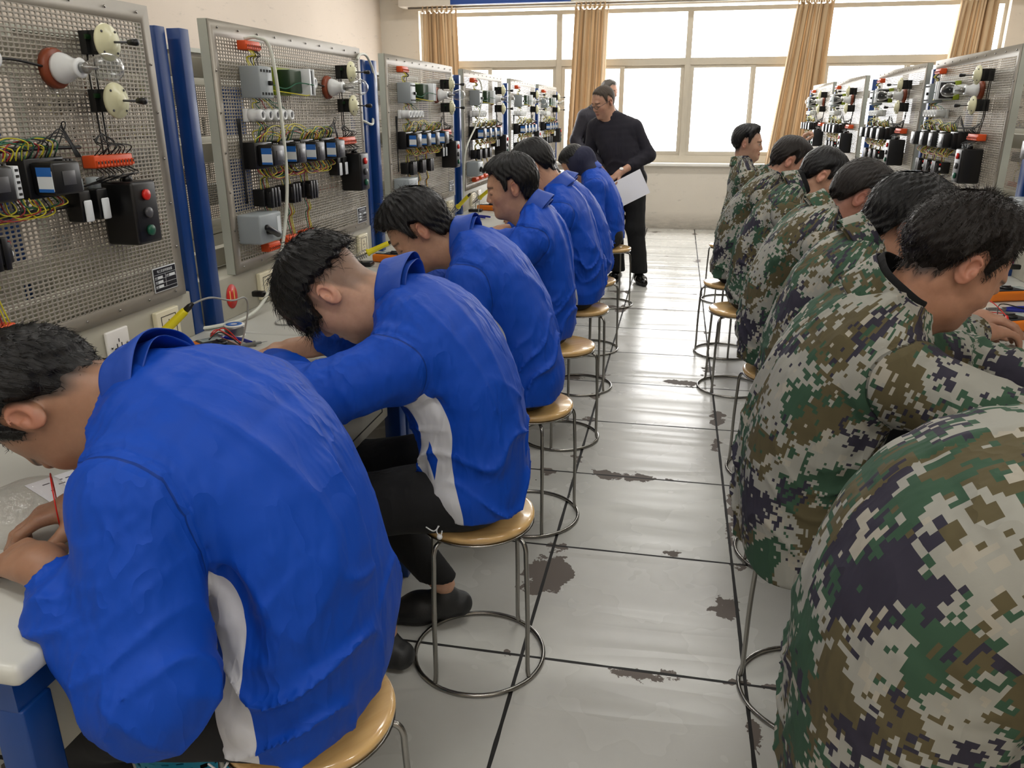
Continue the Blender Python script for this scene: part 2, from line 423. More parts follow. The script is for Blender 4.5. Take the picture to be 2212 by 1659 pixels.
# ------------------------------------------------------------------ stools
t = NT('varnished_pine'); co = t.coord()
g = t.noise(t.mapping(co, (2.2, 26, 2)), 3.0, 4, .6); g2 = t.noise(co, 7, 3)
c = t.mix(g, (.79, .62, .38), (.90, .76, .53)); c = t.mix(t.ramp(g2, [(.55, .0), (.75, .4)]), c, (.74, .52, .27))
t.base(c); t.set(Roughness=.18, Coat_Weight=.5, Coat_Roughness=.08); M_pine = t.m
M_chrome = mat('brushed_steel_rod', (.60, .59, .57), .25, 1.0, bump=.1)
def make_stool(zs=.45):
    root = empty('round_stool')
    MB().lathe([(0, zs-.024), (.14, zs-.024), (.147, zs-.020), (.151, zs-.010), (.149, zs-.003), (.140, zs), (0, zs)], n=56).build('seat', M_pine, root)
    MB().lathe([(.128, zs-.032), (.146, zs-.030), (.150, zs-.026), (.146, zs-.0235), (.128, zs-.0235), (.128, zs-.032)], n=48).build('seat_ring', M_chrome, root)
    for k in range(4):
        a = PI/4+k*PI/2; ca, sa = math.cos(a), math.sin(a)
        P = [(r*ca, r*sa, z) for r, z in ((.05, zs-.036), (.12, zs-.036), (.150, zs-.040), (.162, zs-.060), (.164, zs-.10), (.169, .22), (.170, .05), (.174, .012))]
        MB().tube(P, .0062, 8, res=5).build('leg', M_chrome, root)
    MB().tube([(.178*math.cos(i*PI/24), .178*math.sin(i*PI/24), .0065) for i in range(48)], .0062, 8, closed=True).build('base_ring', M_chrome, root)
    return root
STOOLS = [(-.57, 1.02, 'round wooden stool with pale seat under the nearest student in blue', 1.0),
          (-.456, 1.78, 'round wooden stool under the student with the shaved neck', .3),
          (-.46, 2.60, 'round wooden stool, third of the left row', 1.2),
          (-.46, 3.37, 'round stool under the student in profile, mostly hidden', .7),
          (-.46, 4.10, 'pale topped round stool in the left row with black trousers resting on it', .2),
          (-.48, 4.84, 'small round stool just in front of the hooded student', .9),
          (-.46, 6.10, 'round stool beside the trouser leg of the standing man', .4),
          (.47, 1.02, 'round stool covered by the camouflage jacket in the bottom right corner', .3),
          (.42, 1.79, 'round stool with its ring on the dark floor joint, right foreground', .65),
          (.455, 2.50, 'round stool with only its ring showing beyond the big camouflage jacket', 1.3),
          (.46, 3.17, 'round stool with a sliver of tan seat under a camouflage hem', .5),
          (.36, 4.23, 'round stool with tan seat and ring in view, fifth on the right', .1),
          (.35, 4.92, 'round stool with pale seat by the aisle, sixth on the right', .9),
          (.43, 6.42, 'round stool under the student who sits upright at the back', .3)]
proto = make_stool()
for i, (x, y, lb, rz) in enumerate(STOOLS):
    s = proto if i == 0 else copy_tree(proto)
    s.location = (x, y, 0); s.rotation_euler = (0, 0, rz)
    tag(s, lb, 'stool', 'round stools with steel rod legs')

# ------------------------------------------------------------------ benches
M_lam = mat('bench_laminate', (.77, .77, .74), .35, var=.04, bump=.05, bscale=200)
M_cream = mat('cream_enamel', (.70, .685, .62), .42, var=.04)
M_blue = mat('blue_enamel', (.04, .225, .48), .35, var=.12)
M_dark = mat('dark_gap', (.10, .10, .09), .7)
M_plate = mat('socket_white', (.93, .92, .90), .3, var=.01); M_plate2 = mat('socket_ivory', (.91, .88, .76), .3, var=.02)
M_black = mat('black_plastic', (.045, .045, .05), .38, var=.15)
BL = 1.5; DEP = .663; TZ = .78
def make_bench():
    root = empty('workbench')
    b = MB(); b.box((.002, -DEP, TZ-.032), (BL-.002, .34, TZ), .012, seg=4); b.build('tabletop', M_lam, root)
    b = MB()
    for y in (-DEP+.02,): b.box((.01, y, TZ-.075), (BL-.01, y+.04, TZ-.033))
    for x in (.01, BL-.05): b.box((x, -DEP+.06, TZ-.075), (x+.04, .30, TZ-.033))
    b.build('frame', M_blue, root)
    for x in (.01, BL-.06):
        for y in (-DEP+.015, .27): MB().box((x, y, 0), (x+.05, y+.05, TZ-.075), .003).build('leg', M_blue, root)
    for x0 in (.07, .80):
        d = MB().box((x0, -DEP+.045, .568), (x0+.62, -.10, TZ-.078), .004).build('drawer', M_cream, root)
        b = MB(); y = -DEP+.0435
        for lo, hi in (((x0+.045, y, .597), (x0+.575, y+.002, .600)), ((x0+.045, y, .676), (x0+.575, y+.002, .679)), ((x0+.045, y, .600), (x0+.048, y+.002, .676)), ((x0+.572, y, .600), (x0+.575, y+.002, .676))): b.box(lo, hi)
        b.build('panel_joint', M_dark, d)
    sp = MB().box((.07, 0, TZ), (1.44, .13, .918), .003).build('socket_panel', M_cream, root)
    for k, x in enumerate((.385, .60, 1.09, 1.30)):
        ivory = k in (0, 3)
        w_ = .062 if ivory and False else .043
        s = MB().box((x-.043-.01*ivory, -.010-.006*ivory, .805-.004*ivory), (x+.043+.01*ivory, 0, .891+.004*ivory), .004, seg=3).build('socket', M_plate2 if ivory else M_plate, sp)
        b = MB(); yy = -.0112-.006*ivory
        if ivory:
            b.box((x-.034, yy, .820), (x+.034, yy+.002, .8215)).box((x-.034, yy, .878), (x+.034, yy+.002, .8795)).box((x-.034, yy, .82), (x-.0325, yy+.002, .879)).box((x+.0325, yy, .82), (x+.034, yy+.002, .879))
        for dx, dz, ww, hh in ((-.009, .0, .0022, .010), (.009, .0, .0022, .010), (0, .013, .0022, .009), (0, -.013, .009, .0022)):
            b.box((x+dx-ww/2, yy, .849+dz-hh/2), (x+dx+ww/2, yy+.002, .849+dz+hh/2))
        b.build('slots', M_dark, s)
        if not ivory:
            b = MB()
            for dx in (-.030, .030): b.lathe([(0, 0), (.0035, 0), (.0035, .0015), (0, .002)], (x+dx, -.0105, .848), 'y', 10, M=Matrix(((1, 0, 0), (0, 0, -1), (0, 1, 0))))
            b.build('screws', M_chrome, s)
    for x in (.0475, 1.4675):
        MB().box((x-.0225, -.022 if x < 1 else .0, TZ), (x+.0225, .020 if x < 1 else .042, 1.652), .002).build('post', M_blue, root)
    for z in (.955, 1.30, 1.565):
        MB().box((.0, .11, z-.03), (BL, .15, z+.03), .002).build('rail', M_cream, root)
    return root
bp = make_bench()
NW = ['nearest', 'second', 'third', 'fourth', 'fifth', 'farthest']
YB0 = .66
first = True
for side in (-1, 1):
    for k in range(-1 if side == 1 else 0, 6):
        if k == -1: continue
        bb = bp if first else copy_tree(bp); first = False
        y0 = YB0+BL*k
        if side == -1: bb.location = (-1.42, y0, 0); bb.rotation_euler = (0, 0, R(90))
        else: bb.location = (1.385, y0+BL, 0); bb.rotation_euler = (0, 0, R(-90))
        who = 'beside the students in blue' if side == -1 else 'beside the students in camouflage'
        tag(bb, 'cream and blue steel workbench %s, %s bench of that row' % (who, NW[k]), 'workbench', 'workbenches in the two rows')
# benches of the next rows back to back with these
for side, ks in ((-1, range(0, 6)), (1, range(2, 6))):
    for k in ks:
        bb = copy_tree(bp); y0 = YB0+BL*k
        if side == -1: bb.location = (-1.42-.70, y0+BL, 0); bb.rotation_euler = (0, 0, R(-90))
        else: bb.location = (1.385+.70, y0, 0); bb.rotation_euler = (0, 0, R(90))
        tag(bb, 'workbench standing behind the perforated boards of the %s row, %s one' % ('left' if side == -1 else 'right', NW[k]), 'workbench', 'workbenches behind the perforated boards')

# red number stickers on the socket panels
M_red = mat('red_sticker', (.83, .13, .08), .4); M_gold = mat('gold_print', (.95, .80, .45), .4)
def sticker(txt, loc, rz, label):
    e = empty('number_sticker', loc, rz)
    MB().lathe([(0, 0), (.040, 0), (.040, .0012), (0, .0012)], n=32, M=Matrix(((.82, 0, 0), (0, 0, -1), (0, 1, 0)))).build('disc', M_red, e)
    text_mesh('digits', txt, .052, M_gold, e, (0, -.0016, 0), (R(90), 0, 0), sx=.95)
    tag(e, label, 'sticker')
sticker('11', (-1.4185, 2.325, .852), R(90), 'red oval sticker with gold number 11 on the socket panel by the blue post')
sticker('12', (-1.4185, 5.29, .85), R(90), 'small red number sticker behind the yellow soldering iron further along the left bench')
sticker('20', (1.3830, 3.62, .838), R(-90), 'red oval sticker beside the ivory socket on the right bench')

# ------------------------------------------------------------------ perforated training boards
BW, BH = 1.205, .775
t = NT('perforated_steel'); co = t.coord()
n = t.noise(co, 6, 4, .6); c = t.mix(n, (.55, .525, .485), (.66, .635, .585)); t.base(c)
t.set(Metallic=.35, Roughness=.5); t.bump(t.noise(t.mapping(co, (1, 1, 20)), 30, 3), .08, .001); M_perf = t.m
M_edge = mat('frame_enamel', (.69, .70, .65), .4)
def perf_mesh():
    bx, bz0, bz1 = .038, .036, .045          # blank margins
    nx, nz = 71, 69
    px = (BW-2*bx)/nx; pz = (BH-bz0-bz1)/nz
    hw, hh = px*.345, pz*.30
    # ring of the oblong hole
    ang = np.array([math.atan2(s, c) for c, s in []])
    K = 8
    hole = [(-hw+hh*.6, -hh), (hw-hh*.6, -hh), (hw, -hh*.45), (hw, hh*.45), (hw-hh*.6, hh), (-hw+hh*.6, hh), (-hw, hh*.45), (-hw, -hh*.45)]
    hole = np.array(hole)
    xs = bx+px*np.arange(nx+1); zs = bz0+pz*np.arange(nz+1)
    GV = np.array([(x, 0, z) for z in zs for x in xs])
    HV = []; Q = []
    base = len(GV)
    cx = bx+px*(np.arange(nx)+.5); cz = bz0+pz*(np.arange(nz)+.5)
    CX, CZ = np.meshgrid(cx, cz)
    C = np.stack([CX.ravel(), CZ.ravel()], 1)
    HV = C[:, None, :]+hole[None]
    HV3 = np.zeros((len(C)*K, 3)); HV3[:, 0] = HV[..., 0].ravel(); HV3[:, 2] = HV[..., 1].ravel()
    I, J = np.meshgrid(np.arange(nx), np.arange(nz)); I = I.ravel(); J = J.ravel()
    a = J*(nx+1)+I; b_ = a+1; c_ = b_+nx+1; d_ = a+nx+1
    h = base+np.arange(len(C))*K
    Qs = [np.stack([a, b_, h+1, h], 1), np.stack([b_, c_, h+3, h+2], 1), np.stack([c_, d_, h+5, h+4], 1), np.stack([d_, a, h+7, h+6], 1)]
    T = [np.stack([b_, h+2, h+1], 1), np.stack([c_, h+4, h+3], 1), np.stack([d_, h+6, h+5], 1), np.stack([a, h+0, h+7], 1)]
    V = np.vstack([GV, HV3])
    Qq = np.vstack(Qs); Tt = np.vstack(T)
    # outer margin
    o = len(V); x0, x1, z0, z1 = bx, BW-bx, bz0, BH-bz1
    V = np.vstack([V, [(0, 0, 0), (BW, 0, 0), (BW, 0, BH), (0, 0, BH), (x0, 0, z0), (x1, 0, z0), (x1, 0, z1), (x0, 0, z1)]])
    mq = np.array([(o, o+1, o+5, o+4), (o+1, o+2, o+6, o+5), (o+2, o+3, o+7, o+6), (o+3, o, o+4, o+7)])
    Qq = np.vstack([Qq, mq])
    me = bpy.data.meshes.new('sheet')
    me.vertices.add(len(V)); me.vertices.foreach_set('co', V.astype(np.float32).ravel())
    li = np.concatenate([Qq.ravel(), Tt.ravel()]).astype(np.int32)
    me.loops.add(len(li)); me.loops.foreach_set('vertex_index', li)
    ls = np.concatenate([np.arange(len(Qq))*4, len(Qq)*4+np.arange(len(Tt))*3]).astype(np.int32)
    me.polygons.add(len(ls)); me.polygons.foreach_set('loop_start', ls)
    me.update(calc_edges=True); me.validate()
    return me
M_steel = mat('tool_steel', (.55, .55, .55), .3, 1.0)
M_orange = mat('orange_terminal', (.88, .33, .12), .45); M_gbox = mat('grey_moulding', (.60, .63, .64), .4)
M_white2 = mat('porcelain', (.93, .94, .94), .22, var=.02); M_term = mat('brown_wood', (.52, .24, .12), .45)
M_disc = mat('cream_bakelite', (.86, .85, .70), .35); M_pcb = mat('green_board', (.10, .22, .10), .4); M_yg = mat('yellow_green_plastic', (.55, .62, .15), .35)
M_lblb = mat('blue_print', (.16, .42, .74), .4); M_lblw = mat('white_print', (.90, .92, .93), .4)
M_redb = mat('red_button', (.82, .14, .10), .35); M_grnb = mat('green_button', (.10, .35, .26), .35); M_gryb = mat('grey_button', (.30, .30, .31), .35)
WC = {'black_wire': mat('black_wire', (.05, .05, .05), .5), 'yellow_wire': mat('yellow_wire', (.80, .76, .16), .45), 'green_wire': mat('green_wire', (.08, .38, .26), .45), 'red_wire': mat('red_wire', (.62, .12, .14), .45)}
t = NT('clear_bulb_glass'); t.set(Transmission_Weight=1.0, Roughness=.02, IOR=1.25); t.b.inputs['Base Color'].default_value = (1, 1, 1, 1)
fr = t.math('MULTIPLY', t.math('POWER', t.node('ShaderNodeLayerWeight', {'Blend': .5}).outputs['Facing'], 1.3), .75)
gl = t.node('ShaderNodeBsdfGlossy', {'Roughness': .25}); tr = t.node('ShaderNodeBsdfTransparent', {'Color': (.93, .95, .96, 1)})
mx = t.node('ShaderNodeMixShader', {0: fr, 1: tr.outputs[0], 2: gl.outputs[0]}); t.l.new(mx.outputs[0], t.out.inputs[0]); M_bulb = t.m
MY = Matrix(((1, 0, 0), (0, 0, -1), (0, 1, 0)))      # lathe axis -> -y (outwards)
MYX = Matrix(((1, 0, 0), (0, 0, -1), (0, 1, 0)))

def make_board():
    root = empty('training_board')
    e = link('sheet', perf_mesh(), root, M_perf)
    md = e.modifiers.new('t', 'SOLIDIFY'); md.thickness = .0016; md.offset = -1
    b = MB()
    b.box((-.002, .0025, 0), (.018, .032, BH)).box((BW-.018, .0025, 0), (BW+.002, .032, BH)).box((.018, .0025, 0), (BW-.018, .032, .018)).box((.018, .0025, BH-.018), (BW-.018, .032, BH))
    b.build('frame', M_edge, root)
    rv = MB().ball((0, 0, 0), .004, n=5, sc=(1, .5, 1)).build('rivet', M_chrome, root)
    rp = [(.05+i*(BW-.1)/9, z) for i in range(10) for z in (.018, BH-.02)]+[(x, .02+i*.122) for i in range(1, 6) for x in (.018, BW-.018)]
    for i, (x, z) in enumerate(rp):
        r2 = rv if i == 0 else copy_tree(rv, root)
        r2.location = (x, -.002, z)
    def P(b, name, m): return b.build(name, m, root)
    # terminal strips
    def strip(x0, x1, z, dz=.028, dy=.035):
        b = MB().box((x0, -dy, z-dz/2), (x1, -.004, z+dz/2), .003)
        n = max(3, int((x1-x0)/.011))
        for i in range(n):
            xx = x0+(i+.5)*(x1-x0)/n
            b.box((xx-.0035, -dy-.005, z-dz*.36), (xx+.0035, -dy+.001, z+dz*.1))
        o = P(b, 'terminal_strip', M_orange)
        h = MB()
        for i in range(n):
            xx = x0+(i+.5)*(x1-x0)/n; h.box((xx-.002, -dy-.0056, z-.005), (xx+.002, -dy-.0045, z+.001))
        h.build('screw_holes', M_dark, o)
    strip(.15, .245, .712); strip(.17, .255, .062); strip(.315, .40, .066); strip(.455, .54, .068); strip(.86, 1.0, .395, .030, .04)
    # circuit breaker
    o = P(MB().box((.150, -.072, .552), (.238, -.002, .650), .004).box((.238, -.045, .575), (.29, -.002, .625), .003), 'circuit_breaker', M_gbox)
    MB().box((.205, -.082, .592), (.222, -.070, .606), .002).build('toggle', M_black, o)
    b = MB()
    for i in range(4): b.box((.16+i*.02, -.074, .562), (.168+i*.02, -.0715, .57)); b.box((.16+i*.02, -.074, .632), (.168+i*.02, -.0715, .64))
    b.build('screw_wells', M_dark, o)
    # transformer relay
    o = P(MB().box((.335, -.030, .565), (.51, -.002, .655), .003), 'transformer_base', M_yg)
    MB().box((.355, -.075, .572), (.45, -.030, .648), .004).build('core', M_pcb, o)
    MB().box((.45, -.105, .566), (.463, -.004, .654), .001).box((.485, -.105, .566), (.492, -.004, .654), .001).build('end_plate', M_lblw, o)
    MB().box((.463, -.10, .57), (.485, -.004, .65), .002).box((.492, -.095, .572), (.507, -.004, .648), .002).build('coil', M_black, o)
    # indicator socket
    P(MB().lathe([(0, 0), (.024, 0), (.024, .02), (.020, .045), (.020, .055), (.012, .056), (.012, .04), (0, .04)], (.60, -.002, .612), n=20, M=MY), 'lamp_socket', M_white2)
    # fuse holders
    for i in range(5):
        x = .165+i*.052
        o = P(MB().box((x-.022, -.018, .478), (x+.022, -.002, .520), .003).lathe([(0, .015), (.021, .015), (.021, .035), (.017, .04), (.019, .052), (.019, .060), (.0145, .066), (.0125, .066), (.0125, .060), (0, .060)], (x, 0, .499), n=22, M=MY), 'fuse_holder', M_white2)
        MB().lathe([(0, .0605), (.010, .0605), (.010, .0615), (0, .0615)], (x, 0, .499), n=14, M=MY).build('fuse_window', M_gryb, o)
    # contactors
    for i, (x, w_) in enumerate(((.175, .115), (.345, .105), (.505, .105), (.69, .115))):
        b = MB().box((x-w_/2, -.050, .33), (x+w_/2, -.002, .415), .003).box((x-w_/2+.012, -.105, .338), (x+w_/2-.018, -.048, .407), .006)
        for k in range(3): b.box((x+w_/2-.016+.012*k-.012, -.070, .335), (x+w_/2-.008+.012*k-.012, -.048, .41), .001)
        o = P(b, 'contactor', M_black)
        xs = x-w_/2+.012
        l = MB().box((xs-.0012, -.101, .347), (xs+.0003, -.064, .389)).build('label', M_lblw, o)
        MB().box((xs-.0016, -.101, .378), (xs-.0011, -.064, .397)).build('label_band', M_lblb, o); MB().box((xs-.0016, -.101, .345), (xs-.0011, -.064, .352)).build('label_band', M_lblb, o)
        MB().box((x-.020, -.1062, .358), (x+.018, -.105, .388), .0005).build('front_window', M_gryb, o)
        if i in (1, 2):
            c = MB().box((x+w_/2+.004, -.085, .34), (x+w_/2+.018, -.002, .405), .001).build('end_clip', M_lblw, o)
            h = MB()
            for k in range(5): h.box((x+w_/2+.007, -.0862, .346+k*.012), (x+w_/2+.015, -.0848, .351+k*.012))
            h.build('clip_slots', M_dark, o)
    # thermal relays
    for i, x in enumerate((.215, .375, .52)):
        b = MB().box((x-.062, -.045, .205), (x+.035, -.002, .262), .003).box((x-.055, -.065, .212), (x+.02, -.044, .256), .003)
        for k in range(3): b.box((x-.05+.022*k, -.068, .200), (x-.036+.022*k, -.045, .266), .001)
        o = P(b, 'thermal_relay', M_black)
        MB().lathe([(0, 0), (.008, 0), (.008, .006), (0, .006)], (x+.028, -.045, .228), n=14, M=MY).build('dial', M_lblw, o)
        MB().lathe([(0, 0), (.005, 0), (.005, .007), (0, .007)], (x+.028, -.045, .25), n=12, M=MY).build('reset_button', M_redb, o)
    # grey rotary switch box with a black handle
    pts = [(.035, .125), (.035, .175), (.06, .192), (.185, .192), (.185, .105), (.06, .095)]
    b = MB().box((.035, -.085, .095), (.185, -.002, .19), .006)
    o = P(b, 'switch_box', M_gbox)
    MB().box((.150, -.0865, .115), (.172, -.085, .175)).build('label', M_lblw, o)
    MB().box((.035, -.112, .125), (.128, -.094, .146), .008, rot=Matrix.Rotation(R(24), 3, 'Y')).lathe([(0, 0), (.012, 0), (.012, .02), (0, .02)], (.082, -.084, .1355), n=14, M=MY).build('handle', M_black, o)
    # lever switches
    for z in (.665, .535):
        b = MB()
        x = .935
        b.box((x-.012, -.062, z-.026), (x+.012, -.002, z+.026)); b.box((x-.026, -.058, z-.020), (x+.026, -.046, z+.020)); b.box((x-.026, -.030, z-.024), (x+.026, -.020, z+.024))
        o = P(b, 'lever_switch', M_dark)
        MB().box((x-.03, -.035, z+.006), (x-.012, -.030, z+.016)).box((x-.024, -.056, z-.012), (x+.024, -.052, z+.012)).build('contact_card', M_pcb, o)
        MB().lathe([(0, .062), (.040, .062), (.042, .066), (.040, .072), (.026, .075), (.020, .083), (.008, .086), (0, .086)], (x, 0, z), n=32, M=MY).build('face_disc', M_disc, o)
        s = MB()
        for a in (.8, 2.4, 3.9, 5.5): s.ball((x+.033*math.cos(a), -.074, z+.033*math.sin(a)), .003, n=5)
        s.build('screws', M_gryb, o)
        MB().tube([(x, -.082, z), (x+.004, -.125, z-.001)], .0028, 8).build('lever', M_gryb, o)
        MB().lathe([(0, 0), (.006, .002), (.0085, .02), (.007, .026), (0, .028)], (x+.0045, -.118, z-.001), n=14, M=MY).build('knob', M_black, o)
    # bulb on its wooden rose
    x, z = .82, .603
    o = P(MB().lathe([(0, 0), (.044, 0), (.044, .010), (.040, .016), (0, .018)], (x, -.002, z), n=32, M=MY), 'lamp_rose', M_term)
    MB().lathe([(0, .018), (.032, .018), (.034, .026), (.030, .038), (.021, .055), (.020, .068), (.022, .074), (.015, .076), (0, .072)], (x, -.002, z), n=28, M=MY).build('lamp_holder', M_white2, o)
    MB().lathe([(.0125, .074), (.013, .090), (.017, .102), (.026, .120), (.0305, .138), (.0300, .152), (.024, .166), (.012, .175), (0, .177)], (x, -.002, z), n=28, M=MY).build('bulb', M_bulb, o)
    s = MB().lathe([(0, .072), (.012, .072), (.012, .092), (.006, .096), (.003, .118), (0, .118)], (x, -.002, z), n=14, M=MY)
    s.tube([(x-.010, -.138, z), (x, -.142, z+.004), (x+.010, -.138, z)], .0006, 4); s.build('bulb_stem', M_chrome, o)
    # limit switches
    for k, x in enumerate((.802, .862)):
        o = P(MB().box((x-.018, -.045, .262), (x+.018, -.002, .335), .004), 'limit_switch', M_black)
        MB().lathe([(0, 0), (.016, 0), (.016, .028), (0, .03)], (x, -.024, .332), n=16).build('cap', M_gbox, o)
        MB().box((x-.012, -.050, .262), (x+.014, -.045, .312), .003).build('cover', M_lblw, o)
    # push button station
    o = P(MB().box((.905, -.095, .190), (1.0, -.002, .345), .008, seg=3), 'push_button_box', M_black)
    for dz, mm in ((.122, M_redb), (.078, M_gryb), (.034, M_grnb)):
        MB().lathe([(0, 0), (.0135, 0), (.0135, .006), (.011, .008), (0, .008)], (.952, -.095, .190+dz), n=20, M=MY).build('button', mm, o)
    MB().lathe([(0, 0), (.012, 0), (.012, .014), (0, .014)], (.952, -.05, .343), n=14).build('cable_gland', M_black, o)
    # nameplate
    o = P(MB().box((1.06, -.0035, .030), (1.165, -.001, .098), .0005).box((1.06, -.0037, .0975), (1.165, -.0034, .0985)), 'nameplate', M_lblw)
    MB().box((1.0625, -.0042, .0325), (1.1625, -.0034, .0955)).build('plate_field', mat('plate_black', (.06, .06, .09), .4), o)
    b = MB()
    for r_ in range(3):
        z = .067-r_*.0125; b.box((1.078, -.0047, z), (1.100, -.0041, z+.007))
    b.box((1.130, -.0047, .067), (1.157, -.0041, .074))
    for k in range(4): b.box((1.064, -.0046, .0785-k*.0125), (1.161, -.0041, .0792-k*.0125))
    b.box((1.1125, -.0046, .04), (1.1133, -.0041, .079)); b.build('plate_lines', M_lblw, o)
    text_mesh('plate_title', '电工实训考核装置', .0088, M_lblw, o, (1.1125, -.0046, .0868), (R(90), 0, 0), ext=.0002)
    text_mesh('plate_text', '型号', .006, M_lblw, o, (1.071, -.0046, .0705), (R(90), 0, 0), ext=.0002)
    text_mesh('plate_text', '功率', .006, M_lblw, o, (1.121, -.0046, .0705), (R(90), 0, 0), ext=.0002)
    text_mesh('plate_text', '电压', .006, M_lblw, o, (1.071, -.0046, .058), (R(90), 0, 0), ext=.0002)
    text_mesh('plate_text', '编号', .006, M_lblw, o, (1.071, -.0046, .0455), (R(90), 0, 0), ext=.0002)
    # wiring
    rn = random.Random(3)
    WK = list(WC); cur = [MB()]
    def wire(c, pts, r=.0016): cur[0].tube(pts, r, 5, WK.index(c), res=5)
    def flush():
        cur[0].build('wire_bundle', [WC[k] for k in WK], root); cur[0] = MB()
    def drop(c, x, z0, x1, z1, bow=.03):
        mx_ = (x+x1)/2+rn.uniform(-.01, .01)
        wire(c, [(x, -.03, z0), (x+rn.uniform(-.004, .004), -.03-bow*.5, (z0*2+z1)/3), (mx_, -.02-bow*rn.random()*.5, (z0+z1)/2), (x1, -.03, z1)])
    for k in range(3): drop('yellow_wire', .17+k*.012, .70, .17+k*.015, .65); drop('black_wire', .19+k*.015, .70, .20+k*.015, .65)
    for k, c in enumerate(['yellow_wire', 'green_wire', 'red_wire', 'yellow_wire', 'green_wire', 'green_wire']): drop(c, .165+k*.022, .552, .165+k*.045, .52)
    flush()
    wire('green_wire', [(.26, -.05, .60), (.33, -.07, .585), (.40, -.085, .605), (.47, -.11, .60)], .002)
    wire('yellow_wire', [(.27, -.04, .58), (.36, -.08, .57), (.44, -.10, .565), (.48, -.09, .58)], .002)
    cols = ['yellow_wire', 'green_wire', 'red_wire', 'yellow_wire', 'black_wire']
    flush()
    for x in (.175, .345, .505, .69):       # loops above and below each contactor
        if x > .2: flush()
        for k in range(7):
            c = cols[k % 5]; x0 = x-.05+k*.014
            x1 = x0+rn.uniform(.08, .17) if x < .6 else x0-rn.uniform(.05, .12)
            h = rn.uniform(.02, .055)
            wire(c, [(x0, -.045, .413), (x0, -.06, .413+h*.8), ((x0+x1)/2, -.05, .415+h), (x1, -.055, .413+h*.7), (x1, -.045, .412)])
            c = cols[(k+2) % 5]; h = rn.uniform(.02, .04)
            wire(c, [(x0, -.045, .332), (x0, -.06, .332-h*.8), ((x0+x1)/2, -.05, .33-h), (x1, -.055, .332-h*.7), (x1, -.045, .333)])
    flush()
    for k in range(5): wire('black_wire', [(.64+k*.02, -.05, .415), (.68+k*.02, -.06, .45+.008*k), (.76, -.05, .455+.006*k), (.80+k*.004, -.04, .41)], .0014)
    flush()
    for xr, n in ((.215, 5), (.375, 5), (.52, 5)):
        for k in range(n): drop(cols[k % 4], xr-.05+k*.012, .325, xr-.05+k*.014, .262)
        for k in range(4): drop(cols[(k+1) % 4], xr-.04+k*.012, .205, xr-.02+k*.010, .082, .02)
    flush()
    for k in range(4): drop(cols[k], .18+k*.014, .478, .16+k*.012, .415)
    flush()
    for k in range(3): wire('black_wire', [(.10+.004*k, -.006-.003*k, .49), (.10+.004*k, -.008, .36), (.10+.004*k, -.008, .22)], .0022)
    flush()
    for k in range(2): wire('black_wire', [(.93+k*.02, -.012, .64), (.925+k*.025, -.012, .58), (.93+k*.02, -.012, .50), (.92+k*.02, -.02, .41)], .0022)
    flush()
    for k in range(9):
        x0 = .868+k*.0145; x1 = rn.choice((.80, .862, .935, .955)); wire('black_wire', [(x0, -.035, .38), (x0+rn.uniform(-.02, .02), -.06, .365), (rn.uniform(.84, .95), -.05, .355), (x1, -.03, .34)], .0014)
        wire('black_wire', [(x0, -.035, .41), (x0+rn.uniform(-.02, .02), -.055, .43), (rn.uniform(.88, .97), -.03, .44), (.93, -.015, .46)], .0014)
    flush()
    wire('black_wire', [(.62, -.02, .612), (.70, -.008, .615), (.78, -.012, .605)], .0030)
    flush()
    wire('black_wire', [(.60, -.012, .43), (.72, -.012, .432), (.85, -.014, .43)], .0045); wire('black_wire', [(.30, -.012, .30), (.60, -.010, .30), (.80, -.012, .302), (.86, -.02, .345)], .0045)
    flush()
    return root
bproto = make_board()
BD = [(-1, y, lb) for y, lb in zip((.86, 2.35, 3.87, 5.33, 6.86, 8.26), ('nearest of the left row, cut off by the photo edge', 'second of the left row, a long white cable hanging across it', 'third of the left row, in front of the left curtain', 'fourth of the left row', 'fifth and narrow looking one of the left row', 'farthest of the left row, against the bright window'))]
BD += [(1, y, lb) for y, lb in zip((5.11, 6.47, 8.10, 9.50), ('largest whole one of the right row', 'second of the right row, beside blue posts', 'third of the right row, above the camouflage heads', 'farthest of the right row, next to the raised hand'))]
BD += [(1, 3.56, 'mostly cut off at the very right edge')]
for i, (s, y, lb) in enumerate(BD):
    bb = bproto if i == 0 else copy_tree(bproto)
    bb.location = (-1.408 if s < 0 else 1.372, y, .919); bb.rotation_euler = (0, 0, R(90 if s < 0 else -90))
    tag(bb, 'wired perforated steel board, '+lb, 'training board', 'perforated training boards')
for s, y, lb in [(-1, 2.06, 'nearest'), (-1, 3.55, 'second'), (-1, 5.07, 'third'), (-1, 6.53, 'fourth'), (-1, 8.06, 'fifth'), (1, 3.89, 'nearest'), (1, 5.25, 'second'), (1, 6.9, 'third')]:
    bb = copy_tree(bproto)
    bb.location = (-2.132 if s < 0 else 2.097, y, .919); bb.rotation_euler = (0, 0, R(-90 if s < 0 else 90))
    tag(bb, 'perforated board seen from behind through the gaps of the %s row, %s one' % ('left' if s < 0 else 'right', lb), 'training board', 'boards seen from behind')
